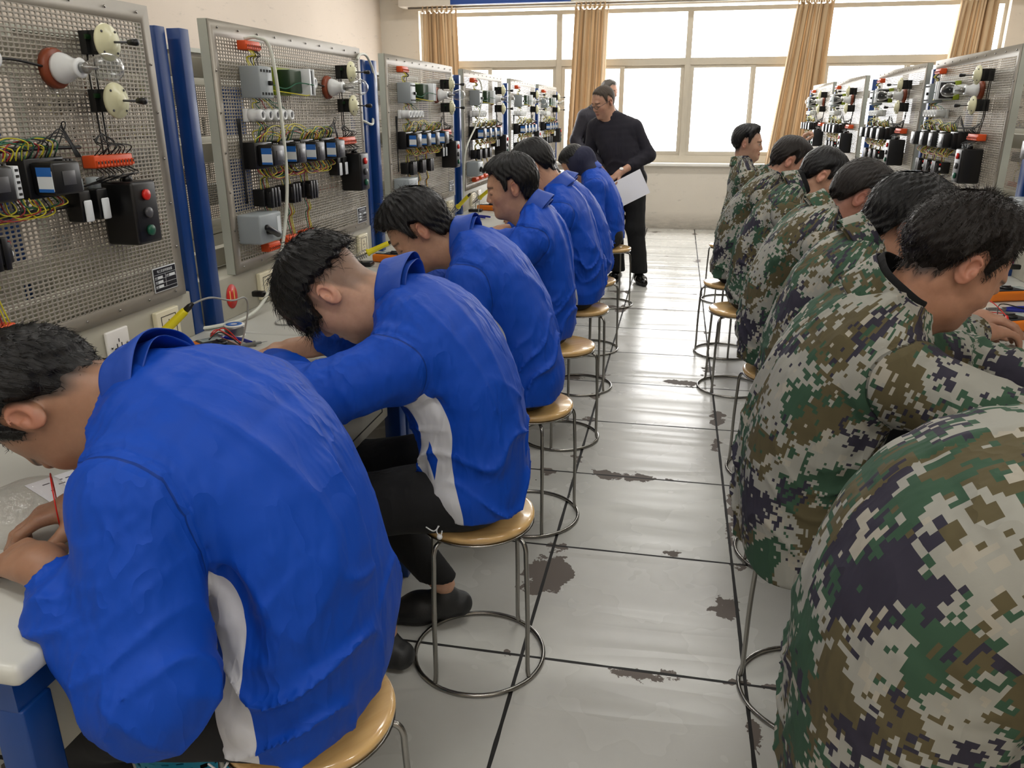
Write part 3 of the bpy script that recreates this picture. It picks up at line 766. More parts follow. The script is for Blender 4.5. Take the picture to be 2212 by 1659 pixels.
# ------------------------------------------------------------------ implicit-surface modelling kit
F4 = np.float32
def smin(a, b, k):
    h = np.maximum(k-np.abs(a-b), 0)/k
    return np.minimum(a, b)-h*h*k*.25
def smax(a, b, k): return -smin(-a, -b, k)
def sstep(x, a, b):
    t = np.clip((x-a)/(b-a), 0, 1); return t*t*(3-2*t)
def capt(x, y, z, a, b):
    ab = [b[i]-a[i] for i in range(3)]; L2 = sum(q*q for q in ab)+1e-12
    t = ((x-a[0])*ab[0]+(y-a[1])*ab[1]+(z-a[2])*ab[2])/L2
    t = np.clip(t, 0, 1)
    return t, np.sqrt((x-a[0]-ab[0]*t)**2+(y-a[1]-ab[1]*t)**2+(z-a[2]-ab[2]*t)**2)
def cap(a, b, ra, rb=None):
    rb = ra if rb is None else rb
    def f(x, y, z):
        t, d = capt(x, y, z, a, b); return d-(ra+(rb-ra)*t)
    m = max(ra, rb); f.lo = np.minimum(a, b)-m; f.hi = np.maximum(a, b)+m; return f
def ell(c, r, Rm=None):
    c = np.array(c, float); Ri = None if Rm is None else np.array(Rm).T
    def f(x, y, z):
        X, Y, Z = x-c[0], y-c[1], z-c[2]
        if Ri is not None: X, Y, Z = (Ri[i][0]*X+Ri[i][1]*Y+Ri[i][2]*Z for i in range(3))
        k0 = np.sqrt((X/r[0])**2+(Y/r[1])**2+(Z/r[2])**2); k1 = np.sqrt((X/r[0]**2)**2+(Y/r[1]**2)**2+(Z/r[2]**2)**2)+1e-9
        return k0*(k0-1)/k1
    m = max(r); f.lo = c-m; f.hi = c+m; return f
def wav(x, y, z, seed, fr, n=5):
    rn = random.Random(seed); o = 0
    for i in range(n):
        th = rn.random()*2*PI; ph = math.acos(2*rn.random()-1); f_ = fr*(.7+.6*rn.random())*2*PI
        o = o+np.sin(f_*(math.sin(ph)*math.cos(th)*x+math.sin(ph)*math.sin(th)*y+math.cos(ph)*z)+rn.random()*6.28)
    return o/n
class Vol:
    def __init__(s, lo, hi, h, fine=()):
        s.ax = []
        for i in range(3):
            p = lo[i]; out = [p]
            while p < hi[i]:
                st = h
                for flo, fhi, fh in fine:
                    if flo[i]-h < p < fhi[i]: st = min(st, fh)
                p += st; out.append(p)
            s.ax.append(np.array(out, F4))
        s.D = np.full([len(a) for a in s.ax], .5, F4)
    def sl(s, lo, hi, m):
        r = []
        for i in range(3):
            a = max(0, np.searchsorted(s.ax[i], lo[i]-m)-1); b = min(len(s.ax[i]), np.searchsorted(s.ax[i], hi[i]+m)+1)
            if b-a < 1: return None
            r.append(slice(a, b))
        return tuple(r)
    def xyz(s, sl): return s.ax[0][sl[0]][:, None, None], s.ax[1][sl[1]][None, :, None], s.ax[2][sl[2]][None, None, :]
    def add(s, f, k=.01, m=.03, op='u'):
        sl = s.sl(f.lo, f.hi, m+k)
        if sl is None or 0 in s.D[sl].shape: return s
        d = f(*s.xyz(sl)).astype(F4)
        if op == 'u': s.D[sl] = smin(s.D[sl], d, k) if k > 0 else np.minimum(s.D[sl], d)
        else: s.D[sl] = smax(s.D[sl], -d, k)
        return s
    def mesh(s):
        D = s.D; S = D < 0; nx, ny, nz = D.shape
        cnt = np.zeros((nx-1, ny-1, nz-1), np.int8)
        for i in (0, 1):
            for j in (0, 1):
                for k in (0, 1): cnt += S[i:nx-1+i, j:ny-1+j, k:nz-1+k]
        I, J, K = np.nonzero((cnt > 0) & (cnt < 8)); n = len(I)
        acc = np.zeros((n, 3)); c = np.zeros(n)
        idx = (I, J, K)
        for axd in range(3):
            o1, o2 = [a for a in range(3) if a != axd]
            for p in (0, 1):
                for q in (0, 1):
                    A = [I.copy(), J.copy(), K.copy()]; A[o1] = A[o1]+p; A[o2] = A[o2]+q
                    B = [a.copy() for a in A]; B[axd] = B[axd]+1
                    a = D[tuple(A)]; b = D[tuple(B)]; cr = (a < 0) != (b < 0)
                    t = np.where(cr, a/np.where(cr, a-b, 1), 0)
                    P = np.stack([s.ax[d][A[d]] for d in range(3)], 1).astype(float)
                    P[:, axd] += t*(s.ax[axd][B[axd]]-s.ax[axd][A[axd]])
                    acc += P*cr[:, None]; c += cr
        V = acc/c[:, None]
        vid = np.full((nx, ny, nz), -1, np.int32); vid[I, J, K] = np.arange(n)
        Q = []
        for axd in range(3):
            o1, o2 = [(1, 2), (2, 0), (0, 1)][axd]
            sa = [slice(None)]*3; sb = [slice(None)]*3; sa[axd] = slice(0, -1); sb[axd] = slice(1, None)
            a = S[tuple(sa)]; b = S[tuple(sb)]
            E = np.nonzero(a != b); E = list(E)
            ok = (E[o1] > 0) & (E[o2] > 0) & (E[o1] < D.shape[o1]-1) & (E[o2] < D.shape[o2]-1)
            E = [e[ok] for e in E]; ins = a[tuple(E)]
            def g(p, q):
                X = [e.copy() for e in E]; X[o1] -= p; X[o2] -= q; return vid[tuple(X)]
            q = np.stack([g(1, 1), g(0, 1), g(0, 0), g(1, 0)], 1)
            q[~ins] = q[~ins][:, ::-1]; Q.append(q)
        Q = np.vstack(Q); Q = Q[(Q >= 0).all(1)]
        return V, Q
def rotm(pitch=0, yaw=0, roll=0):
    """columns: face direction, left side, crown"""
    M = Matrix.Rotation(yaw, 3, 'Z') @ Matrix.Rotation(pitch, 3, 'Y') @ Matrix.Rotation(roll, 3, 'X')
    return np.array(M)

# ------------------------------------------------------------------ cloth, skin and hair materials
def stitched(t, c, dark=.55):
    at = t.node('ShaderNodeAttribute', attribute_name='seam').outputs['Fac']
    ab = t.math('ABSOLUTE', at)
    ln = t.math('LESS_THAN', ab, .0011)  # dark line puts thread tone and the seam's shade into the cloth colour
    has = t.math('GREATER_THAN', ab, 1e-7)
    t.seamh = t.math('MULTIPLY', t.math('MULTIPLY', t.math('SUBTRACT', 1.0, t.math('MULTIPLY', ab, 160.0), clamp=True), has), -1.0)
    mx = t.node('ShaderNodeMix', data_type='RGBA', blend_type='MULTIPLY'); t.l.new(t.math('MULTIPLY', ln, has), mx.inputs[0])
    t.l.new(c, mx.inputs[6]); mx.inputs[7].default_value = (dark, dark, dark, 1); return mx.outputs[2]
def fold_bump(t, co, s1=1.0):
    wv = t.noise(co, 5, 2)
    n0 = t.noise(t.mapping(co, (1, 1, .35)), 11, 3, .5); rg = t.math('ABSOLUTE', t.math('SUBTRACT', n0, .5)); n1 = t.math('POWER', t.math('SUBTRACT', 1.0, t.math('MULTIPLY', rg, 3.0), clamp=True), 2.0)
    n1 = t.math('MULTIPLY', n1, t.ramp(wv, [(.42, .1), (.62, 1.0)])); n2 = t.noise(co, 420, 2)
    b = t.bump(n1, .5*s1, .018)
    if hasattr(t, 'seamh'): b = t.bump(t.seamh, .8, .004, b)
    return t.bump(n2, .10, .0006, b)
def seam_bump(t): pass
def jacket_blue():
    t = NT('royal_blue_cloth'); co = t.coord(); uv = t.coord('UV'); sp = t.node('ShaderNodeSeparateXYZ', {0: uv}); x, y = sp.outputs[0], sp.outputs[1]
    n = t.noise(co, 4, 4, .6)
    blue = t.mix(n, (.015, .24, .64), (.04, .285, .71))
    # white side panel: band on the flank, x = distance round the body from the front, y = height up the back
    wob = t.math('MULTIPLY', t.math('SINE', t.math('MULTIPLY', y, 26.0)), .012)
    ax = t.math('ABSOLUTE', x)
    xl = t.math('ADD', t.math('ADD', .118, t.math('MULTIPLY', y, .10)), wob)
    xh = t.math('ADD', t.math('ADD', .255, t.math('MULTIPLY', y, -.02)), wob)
    band = t.math('MULTIPLY', t.math('GREATER_THAN', ax, xl), t.math('LESS_THAN', ax, xh))
    band = t.math('MULTIPLY', band, t.math('LESS_THAN', y, .40))
    band = t.math('MULTIPLY', band, t.math('LESS_THAN', ax, 2.0))
    # blue lozenge inside the panel
    u2 = t.math('SUBTRACT', ax, t.math('ADD', .165, t.math('MULTIPLY', y, .05))); v2 = t.math('SUBTRACT', y, .205)
    lz = t.math('LESS_THAN', t.math('ADD', t.math('MULTIPLY', t.math('ABSOLUTE', u2), 3.2), t.math('ABSOLUTE', v2)), .055)
    band = t.math('MULTIPLY', band, t.math('SUBTRACT', 1.0, lz))
    c = stitched(t, t.mix(band, blue, (.80, .80, .81)))
    t.base(c); t.set(Roughness=.6, Specular_IOR_Level=.22)
    fold_bump(t, co); return t.m
def camo(name='camouflage_cloth', off=(0, 0, 0), tint=1.0):
    t = NT(name); co = t.coord(); uv = t.coord('UV')
    px = .0062
    sn = t.node('ShaderNodeVectorMath', {0: t.mapping(uv, (1, 1, 1), off), 1: (px, px, px)}, operation='SNAP').outputs[0]
    def blob(scale, loc, th, sx=1.0):
        n = t.noise(t.mapping(sn, (sx, 1, 1), loc), scale, 1.6, .55)
        n2 = t.noise(t.mapping(sn, (1, 1, 1), loc), 55, 1, .5)
        v = t.math('ADD', n, t.math('MULTIPLY', t.math('SUBTRACT', n2, .5), .5))
        return t.math('GREATER_THAN', v, th)
    k = tint
    c = t.mix(0.0, tuple(v*k for v in (.585, .58, .545)), (0, 0, 0))
    c = t.mix(blob(7.5, (3, 1, 0), .525), c, tuple(v*k for v in (.215, .315, .245)))
    c = t.mix(blob(8.5, (9, 4, 0), .565), c, tuple(v*k for v in (.34, .31, .22)))
    c = t.mix(blob(8.0, (5, 12, 0), .585), c, tuple(v*k for v in (.20, .19, .235)))
    c = t.mix(blob(15, (15, 2, 0), .66), c, tuple(v*k for v in (.62, .60, .55)))
    c = stitched(t, c, .5)
    t.base(c); t.set(Roughness=.85, Specular_IOR_Level=.2)
    fold_bump(t, co, .8); return t.m
M_jb = jacket_blue(); M_camo = [camo('camouflage_cloth'), camo('camouflage_cloth_b', (3.1, 5.2, 0), .96), camo('camouflage_cloth_c', (7.7, 1.3, 0), 1.0)]
def cloth(name, col, rough=.85, s=.7):
    t = NT(name); co = t.coord(); n = t.noise(co, 5, 3)
    t.base(t.mix(n, tuple(x*.85 for x in col), col)); t.set(Roughness=rough); fold_bump(t, co, s); return t.m
M_bluec = cloth('royal_blue_collar', (.02, .265, .68), .58, .3)
M_trou = cloth('black_trousers', (.055, .055, .062)); M_navy = cloth('navy_knit', (.115, .105, .15), .9, .4); M_navyh = cloth('navy_hood', (.12, .13, .24)); M_coat = cloth('dark_coat', (.13, .12, .17), .7)
M_knit = cloth('black_knit_collar', (.04, .04, .045), .95, .6); M_shirt = cloth('grey_green_shirt', (.36, .37, .32))
def skin():
    t = NT('skin'); at = t.node('ShaderNodeAttribute', attribute_name='tint'); co = t.coord()
    n = t.noise(co, 60, 4, .6)
    mx = t.node('ShaderNodeMix', data_type='RGBA', blend_type='MULTIPLY'); mx.inputs[0].default_value = .35
    t.l.new(at.outputs['Color'], mx.inputs[6]); t.l.new(t.ramp(n, [(.3, (.82, .78, .75)), (.7, (1, 1, 1))]), mx.inputs[7])
    t.base(mx.outputs[2]); t.set(Roughness=.5, Subsurface_Weight=.12, Subsurface_Radius=(.012, .004, .002), Subsurface_Scale=.5)
    t.bump(t.noise(co, 500, 3), .12, .0006); return t.m
M_skin = skin()
def hair_mat(name, c0, c1, rough=.38):
    t = NT(name); uv = t.coord('UV'); co = t.coord()
    n = t.noise(t.mapping(uv, (120, 5, 1)), 1.0, 4, .65)
    t.base(t.mix(n, c0, c1)); t.set(Roughness=rough, Specular_IOR_Level=.3)
    b = t.bump(n, .8, .004); t.bump(t.noise(co, 260, 3, .7), .35, .002, b); return t.m
M_hair = hair_mat('black_hair', (.03, .028, .03), (.085, .078, .078), .34); M_hairb = hair_mat('dark_brown_hair', (.06, .048, .042), (.15, .12, .10), .45); M_hairg = hair_mat('greying_hair', (.16, .15, .145), (.40, .38, .36), .5)
M_hairm = hair_mat('brown_cropped_hair', (.20, .165, .14), (.30, .26, .22), .6)
M_shoe = mat('black_shoe', (.13, .135, .14), .5, bump=.3, bscale=180); M_sole = mat('dark_sole', (.09, .09, .09), .6); M_leather = mat('black_leather', (.03, .03, .03), .2)
M_cord = mat('white_cord', (.85, .85, .85), .6)

SKIN = (.74, .56, .45)
def head_sdf(V, Hc, Rm, k=1.0):
    """all shapes in head coordinates: f forward, s left, h up"""
    Rm = np.array(Rm)
    T = lambda p: tuple(np.array(Hc)+Rm @ np.array(p))
    E = lambda c, r, RR=None: ell(T(c), r, Rm if RR is None else Rm @ RR)
    V.add(E((-.008, 0, .034), (.100, .078, .090)), .01)
    V.add(E((.030, 0, -.030), (.064, .064, .085)), .035)
    V.add(E((.028, 0, -.074), (.056, .053, .042)), .03)
    V.add(E((.076, 0, -.098), (.018, .022, .016)), .03)
    for s in (-1, 1): V.add(E((.058, .038*s, -.026), (.026, .022, .022)), .025)
    V.add(cap(T((.086, -.028, .026)), T((.086, .028, .026)), .008), .02)
    for s in (-1, 1):
        V.add(E((.104, .032*s, .006), (.016, .019, .012)), .010, op='s')
        V.add(E((.083, .031*s, .003), (.0125, .0165, .0115)), .004)
    V.add(cap(T((.090, 0, .012)), T((.105, 0, -.028)), .007, .0115), .012)
    for s in (-1, 1): V.add(E((.096, .012*s, -.035), (.010, .009, .008)), .007)
    V.add(E((.090, 0, -.061), (.011, .024, .0055)), .006); V.add(E((.087, 0, -.073), (.012, .020, .0065)), .006)
    for s in (-1, 1):
        Re = np.array(Matrix.Rotation(s*R(28), 3, 'Z') @ Matrix.Rotation(R(-8), 3, 'Y'))
        V.add(E((-.014, .080*s, -.004), (.020, .0065, .032), Re), .010)
        V.add(E((-.016, .0855*s, .004), (.021, .005, .026), Re), .004)
        V.add(E((-.010, .0905*s, .001), (.0125, .006, .019), Re), .004, op='s')
        V.add(E((-.004, .087*s, -.006), (.006, .006, .008), Re), .004)
HL = {'full': ([-.12, -.08, -.045, -.030, -.012, .010, .016, .030, .038, .060, .095], [-.080, -.078, -.060, .000, .034, .036, -.008, -.005, .035, .068, .080], .018),
      'fade': ([-.12, -.08, -.045, -.030, -.012, .010, .016, .030, .038, .060, .095], [-.060, -.058, -.040, .010, .034, .036, -.002, .002, .040, .072, .085], .060),
      'bowl': ([-.12, -.08, -.045, -.030, -.012, .010, .016, .030, .050, .075, .095], [.018, .020, .030, .036, .040, .040, .034, .020, -.008, -.010, .000], .012),
      'crop': ([-.12, -.08, -.045, -.030, -.012, .010, .016, .030, .038, .060, .095], [-.070, -.068, -.050, .005, .034, .036, -.004, .000, .038, .070, .085], .045)}
def hair_field(f, s, h, style, seed):
    fx, hy, ramp = HL[style]
    hm = np.interp(f, fx, hy)+.004*np.sin(f*260+seed)+.003*np.sin(s*300+seed)
    return h-hm, ramp
SK_SDF = None
def local(P, Hc, Rm):
    q = (P-np.array(Hc)) @ np.array(Rm); return q[..., 0], q[..., 1], q[..., 2]
def set_attr(me, name, C):
    a = me.color_attributes.new(name, 'FLOAT_COLOR', 'POINT')
    A = np.ones((len(C), 4), F4); A[:, :3] = C; a.data.foreach_set('color', A.ravel())
def tint_skin(V, Hc, Rm, style, seed, tone, eyes='closed', brows=True):
    base = np.array(lin(tone)); C = np.tile(base, (len(V), 1))
    f, s, h = local(V, Hc, Rm); near = (np.sqrt(f*f+s*s+h*h) < .16)
    def blend(w, col):
        nonlocal C
        w = (np.clip(w, 0, 1)*near)[:, None]; C = C*(1-w)+np.array(lin(col))*w
    ear = np.exp(-(((np.abs(s)-.088)/.010)**2))*(np.abs(h) < .04)*(f > -.05)*(f < .03)
    blend(ear*.32, (.78, .44, .36))
    blend(.35*np.exp(-((f-.07)/.025)**2-((np.abs(s)-.04)/.018)**2-((h+.035)/.02)**2), (.80, .48, .40))
    lip = np.exp(-((s/.021)**4))*np.exp(-(((h+.067)/.0095)**4))*(f > .083)
    blend(lip*.75, (.66, .36, .33))
    blend(np.exp(-((h+.0668)/.0016)**2)*(np.abs(s) < .023)*(f > .083)*.8, (.30, .15, .14))
    a = np.abs(s)
    if brows: blend(np.exp(-(((h-.0245-.15*(.03-a))/.0038)**2))*(a > .012)*(a < .05)*(f > .05)*.9, (.12, .09, .08))
    if eyes == 'closed': blend(np.exp(-(((h+.0055)/.0022)**2))*(a > .018)*(a < .046)*(f > .06)*.9, (.10, .07, .07))
    else:
        ew = np.exp(-(((h-.002)/.0055)**4))*np.exp(-(((a-.031)/.013)**4))*(f > .06)
        blend(ew*.9, (.80, .76, .74)); blend(np.exp(-(((h-.002)/.0052)**4))*np.exp(-(((a-.033)/.0055)**4))*(f > .06), (.05, .04, .04))
        blend(np.exp(-(((h-.0085)/.0018)**2))*(a > .016)*(a < .047)*(f > .06)*.9, (.08, .06, .06))
    for q in (-1, 1): blend(np.exp(-((h+.041)/.003)**2-((s-q*.008)/.004)**2)*(f > .095), (.35, .18, .15))
    # cropped stubble where the hair thins out
    H, ramp = hair_field(f, s, h, 'full' if style != 'bowl' else 'full', seed)
    st = sstep(H, -.012, .03)*(a < .085)*(f < .085)
    blend(st*(.62 if style == 'bowl' else .9), (.36, .31, .27) if style == 'bowl' else (.13, .11, .10))
    return C
def hand_sdf(V, wrist, d, n, side, curl=.6, spread=.15, thumb=.5, sc=1.0):
    """wrist point, direction of the knuckles, palm normal, side=+1 when the thumb lies towards n x d"""
    d = np.array(d, float); d /= np.linalg.norm(d); n = np.array(n, float); n -= d*(n @ d); n /= np.linalg.norm(n)
    t = np.cross(n, d)*side; w = np.array(wrist, float)
    tips = []
    fl = [(.072, .026), (.080, .009), (.075, -.009), (.060, -.025)]
    for i, (L, o) in enumerate(fl):
        L *= sc; base = w+d*(.082-.004*abs(i-1))*sc+t*o*sc
        V.add(cap(w+d*.01+t*o*.6, base, .0145*sc, .0105*sc), .014, m=.02)
        p = base; dirv = d+t*spread*(1.2-i*.8)*.4; ang = 0
        r0 = .0092*sc*(1 if i < 3 else .88)
        for j, fr in enumerate((.46, .30, .24)):
            ang += curl*(.75, .95, .7)[j]*(1+.08*(i-1))
            v = math.cos(ang)*dirv/np.linalg.norm(dirv)+math.sin(ang)*n
            q = p+v*L*fr; r1 = r0*(.93, .9, .86)[j]
            V.add(cap(p, q, r0, r1), .004, m=.02); p = q; r0 = r1
    p = w+d*.022*sc+t*.020*sc+n*.006; v = d*.75+t*.75+n*(.25+thumb*.4); v /= np.linalg.norm(v)
    q = p+v*.042*sc; V.add(cap(p, q, .0155*sc, .0115*sc), .014, m=.02)
    v2 = d*1.0+t*(.25-.3*thumb)+n*thumb*.9; v2 /= np.linalg.norm(v2); q2 = q+v2*.032*sc; V.add(cap(q, q2, .011*sc, .010*sc), .005, m=.02)
    v3 = d+n*thumb*.9-t*.1*thumb; v3 /= np.linalg.norm(v3); V.add(cap(q2, q2+v3*.024*sc, .010*sc, .008*sc), .004, m=.02)
    V.add(cap(w-d*.02, w+d*.03, .024*sc, .024*sc), .018, m=.02)

class Chain:
    """swept ellipse through spine nodes (u, z, depth radius, half width, lateral offset)"""
    def __init__(s, nodes, amp=.006, seed=0, sq=2.4, sub=3):
        n0 = [tuple(q)+((0.0,) if len(q) == 4 else ()) for q in nodes]; s.amp = amp; s.seed = seed; s.sq = sq
        if len(n0) > 2 and sub > 1:
            A = [np.array(q, float) for q in n0]; s.n = []
            for i in range(len(A)-1):
                a, b, c, d = A[max(0, i-1)], A[i], A[i+1], A[min(len(A)-1, i+2)]
                for k in range(sub):
                    t = k/sub; s.n.append(tuple(.5*((2*b)+(c-a)*t+(2*a-5*b+4*c-d)*t*t+(3*b-a-3*c+d)*t**3)))
            s.n.append(tuple(A[-1]))
        else: s.n = n0
        s.src = nodes
        s.cum = [0]
        for a, b in zip(s.n, s.n[1:]): s.cum.append(s.cum[-1]+math.hypot(b[0]-a[0], b[1]-a[1]))
        s.lo = np.array([min(q[0]-q[2] for q in s.n)-.02, min(q[4]-q[3] for q in s.n)-.02, min(q[1]-q[2] for q in s.n)-.02])
        s.hi = np.array([max(q[0]+q[2] for q in s.n)+.02, max(q[4]+q[3] for q in s.n)+.02, max(q[1]+q[2] for q in s.n)+.02])
    def ev(s, x, y, z, full=False):
        best = None; acc = []; sw = 0; ssp = 0; seu = 0; sez = 0; stx = 0; stz = 0; sw_ = 0; sr_ = 0
        for i, (a, b) in enumerate(zip(s.n, s.n[1:])):
            du, dz = b[0]-a[0], b[1]-a[1]; L2 = du*du+dz*dz; L = math.sqrt(L2)
            t = np.clip(((x-a[0])*du+(z-a[1])*dz)/L2, 0, 1)
            cu = a[0]+du*t; cz = a[1]+dz*t; r = a[2]+(b[2]-a[2])*t; w_ = a[3]+(b[3]-a[3])*t; vy = a[4]+(b[4]-a[4])*t
            eu = x-cu; ez = z-cz; q = np.sqrt(eu*eu+ez*ez)
            yy = (y-vy)
            p = s.sq
            rr = ((q/r)**p+(np.abs(yy)/w_)**p)**(1/p)
            d = (rr-1)*np.minimum(r, w_)
            sp = s.cum[i]+L*t
            if full: acc.append((d, eu, ez, yy+0*d, sp, w_+0*d, r+0*d, np.full_like(d, du/L), np.full_like(d, dz/L)))
            if s.amp and not full:
                g_ = np.exp(np.clip(-d/.012, -60, 60)); sw = sw+g_; ssp = ssp+g_*sp; seu = seu+g_*eu; sez = sez+g_*ez; stx = stx+g_*(du/L); stz = stz+g_*(dz/L); sw_ = sw_+g_*w_; sr_ = sr_+g_*r
            if not full:
                best = d if best is None else np.minimum(best, d); yy1 = yy if i == 0 else yy1; continue
            sg = d
            if best is None: best = [d, sg, yy, sp, q, w_+0*d, r+0*d]
            else:
                m_ = d < best[0]; best = [np.where(m_, n_, o_) for n_, o_ in zip([d, sg+0*d, yy+0*d, sp+0*d, q+0*d, w_+0*d, r+0*d], best)]
        if not full:
            d = best
            if not s.amp: return d
            sw = sw+1e-30; sp = ssp/sw; n_ = np.hypot(stx, stz)+1e-9; fr = (seu*stz-sez*stx)/n_/sw; w_ = sw_/sw; r = sr_/sw; yy = yy1
        else: d, sg, yy, sp, q, w_, r = best
        if full:
            Dm = np.stack([a[0] for a in acc]); W_ = np.exp(-(Dm-Dm.min(0))/.010); W_ /= W_.sum(0)
            av = lambda k: (np.stack([a[k] for a in acc])*W_).sum(0)
            tx, tz = av(7), av(8); n_ = np.hypot(tx, tz)+1e-9
            sp = av(4); fr = (av(1)*tz-av(2)*tx)/n_; yy = av(3); w_ = av(5); r = av(6)
        th = np.arctan2(yy/w_, fr/r)
        if s.amp:
            A = s.amp; sd = s.seed
            low = 1-sstep(sp, .16, .40); X_ = th*.165
            w1 = wav(X_, sp, 0*sp, sd+1, 4.0, 4); w2 = wav(X_, sp*.35, 0*sp, sd+7, 9.0, 5); w3 = wav(X_, sp, 0*sp, sd+21, 3.0, 3)
            f1 = 1-np.abs(np.sin(PI*(sp*10+1.1*w1+.5*np.sin(2*th+sd))))
            f3 = np.maximum(0, 1-2.2*np.abs(w2))
            msk = np.clip(.55+1.1*w3, 0, 1)
            d = d-A*(1.9*f1**3*low*(.35+msk)+1.5*f3**2*msk*(1-.6*low)+.9*w3-.5)
        return (d, th, sp) if full else d
    def __call__(s, x, y, z): return s.ev(x, y, z)
class Arm:
    def __init__(s, S, E_, W, r=(.078, .066, .060, .050), amp=.005, seed=0, cuff=True):
        s.S, s.E, s.W, s.r, s.amp, s.seed, s.cuff = [np.array(S, float), np.array(E_, float), np.array(W, float), r, amp, seed, cuff]
        P = np.array([S, E_, W]); s.lo = P.min(0)-max(r)-.02; s.hi = P.max(0)+max(r)+.02
    def ev(s, x, y, z, full=False):
        t1, d1 = capt(x, y, z, s.S, s.E); t2, d2 = capt(x, y, z, s.E, s.W)
        L1 = np.linalg.norm(s.E-s.S); L2 = np.linalg.norm(s.W-s.E)
        r = s.r
        fo1 = 1-np.abs(np.sin(PI*(t1*L1*15+.5*np.sin(x*22+s.seed)+.5*np.sin(z*17+y*19+s.seed)))); m1 = sstep(t1, .45, 1)*1.0+.25
        fo2 = 1-np.abs(np.sin(PI*(t2*L2*17+.5*np.sin(x*21+s.seed*3)+.6*np.sin(z*19-y*17+s.seed)))); m2 = 1.15-sstep(t2, .5, .9)*.6
        q1 = d1-(r[0]+(r[1]-r[0])*t1)-s.amp*(fo1**2*m1*1.5-.4)
        prof = np.interp(t2, [0, .5, .82, .93, .97, 1.0], [r[1], (r[1]+r[2])/2, r[2]*1.03, r[3], r[3]*.92, r[3]*.95]) if s.cuff else r[1]+(r[3]-r[1])*t2
        q2 = d2-prof-s.amp*(fo2**2*m2*1.5-.4)
        if s.cuff:
            a_ = (s.W-s.E)/L2; e1 = np.cross(a_, (0, 0, 1)); e1 /= np.linalg.norm(e1)+1e-9; e2 = np.cross(a_, e1)
            X_, Y_, Z_ = x-s.E[0], y-s.E[1], z-s.E[2]
            ph = np.arctan2(X_*e2[0]+Y_*e2[1]+Z_*e2[2], X_*e1[0]+Y_*e1[1]+Z_*e1[2])
            q2 = q2-.0012*np.sin(ph*15)*sstep(t2, .86, .93)
        # cuff end plane
        dn = (s.W-s.E)/L2; pl = (x-s.W[0])*dn[0]+(y-s.W[1])*dn[1]+(z-s.W[2])*dn[2]
        q2 = np.maximum(q2, pl)
        d = smin(q1, q2, .030)
        if not full: return d
        use2 = q2 < q1
        ax = dn
        a1 = (s.E-s.S)/L1; raw = (x-s.S[0])*a1[0]+(y-s.S[1])*a1[1]+(z-s.S[2])*a1[2]
        sp = np.where(use2, L1+t2*L2, np.minimum(raw, L1))
        def ang(A, B, t_):
            a = (B-A)/np.linalg.norm(B-A); e1 = np.cross(a, (0, 1, 0)); e1 /= np.linalg.norm(e1)+1e-9; e2 = np.cross(a, e1)
            X = x-A[0]; Y = y-A[1]; Z = z-A[2]
            return np.arctan2(X*e2[0]+Y*e2[1]+Z*e2[2], X*e1[0]+Y*e1[1]+Z*e1[2])
        return d, np.where(use2, ang(s.E, s.W, 0), ang(s.S, s.E, 0)), sp
    def __call__(s, x, y, z): return s.ev(x, y, z)

def garment_uv(me, V, Q, torso, arms):
    """per-corner UV in metres; returns nothing, writes UVMap"""
    x, y, z = V.T
    torso = Chain(torso.src, 0, 0, sub=8)
    ds = [torso.ev(x, y, z, True)]+[a.ev(x, y, z, True) for a in arms]
    D = np.stack([d[0] for d in ds]); part = D.argmin(0)
    fp = part[Q]; # face part by majority of first corner minimum
    cen = V[Q].mean(1); cx, cy, cz = cen.T
    Dc = [torso.ev(cx, cy, cz, True)]+[a.ev(cx, cy, cz, True) for a in arms]
    pf = np.stack([d[0] for d in Dc]).argmin(0)
    UV = np.zeros((len(Q), 4, 2))
    for k, (dv, dc) in enumerate(zip(ds, Dc)):
        rad = .165 if k == 0 else .065
        th = dv[1][Q]; tc = dc[1][:, None]
        th = tc+(th-tc+PI) % (2*PI)-PI
        u = th*rad+(0 if k == 0 else 10*k); v = dv[2][Q]+(0 if k == 0 else 3*k)
        m_ = pf == k; UV[m_, :, 0] = u[m_]; UV[m_, :, 1] = v[m_]
    l = me.uv_layers.new(name='UVMap'); l.data.foreach_set('uv', UV.astype(F4).ravel())
    if arms:
        sv = D[0]-D[1:].min(0)+np.maximum(0, np.abs(D).min(0)-.035)*5
        a = me.attributes.new('seam', 'FLOAT', 'POINT'); a.data.foreach_set('value', sv.astype(F4))

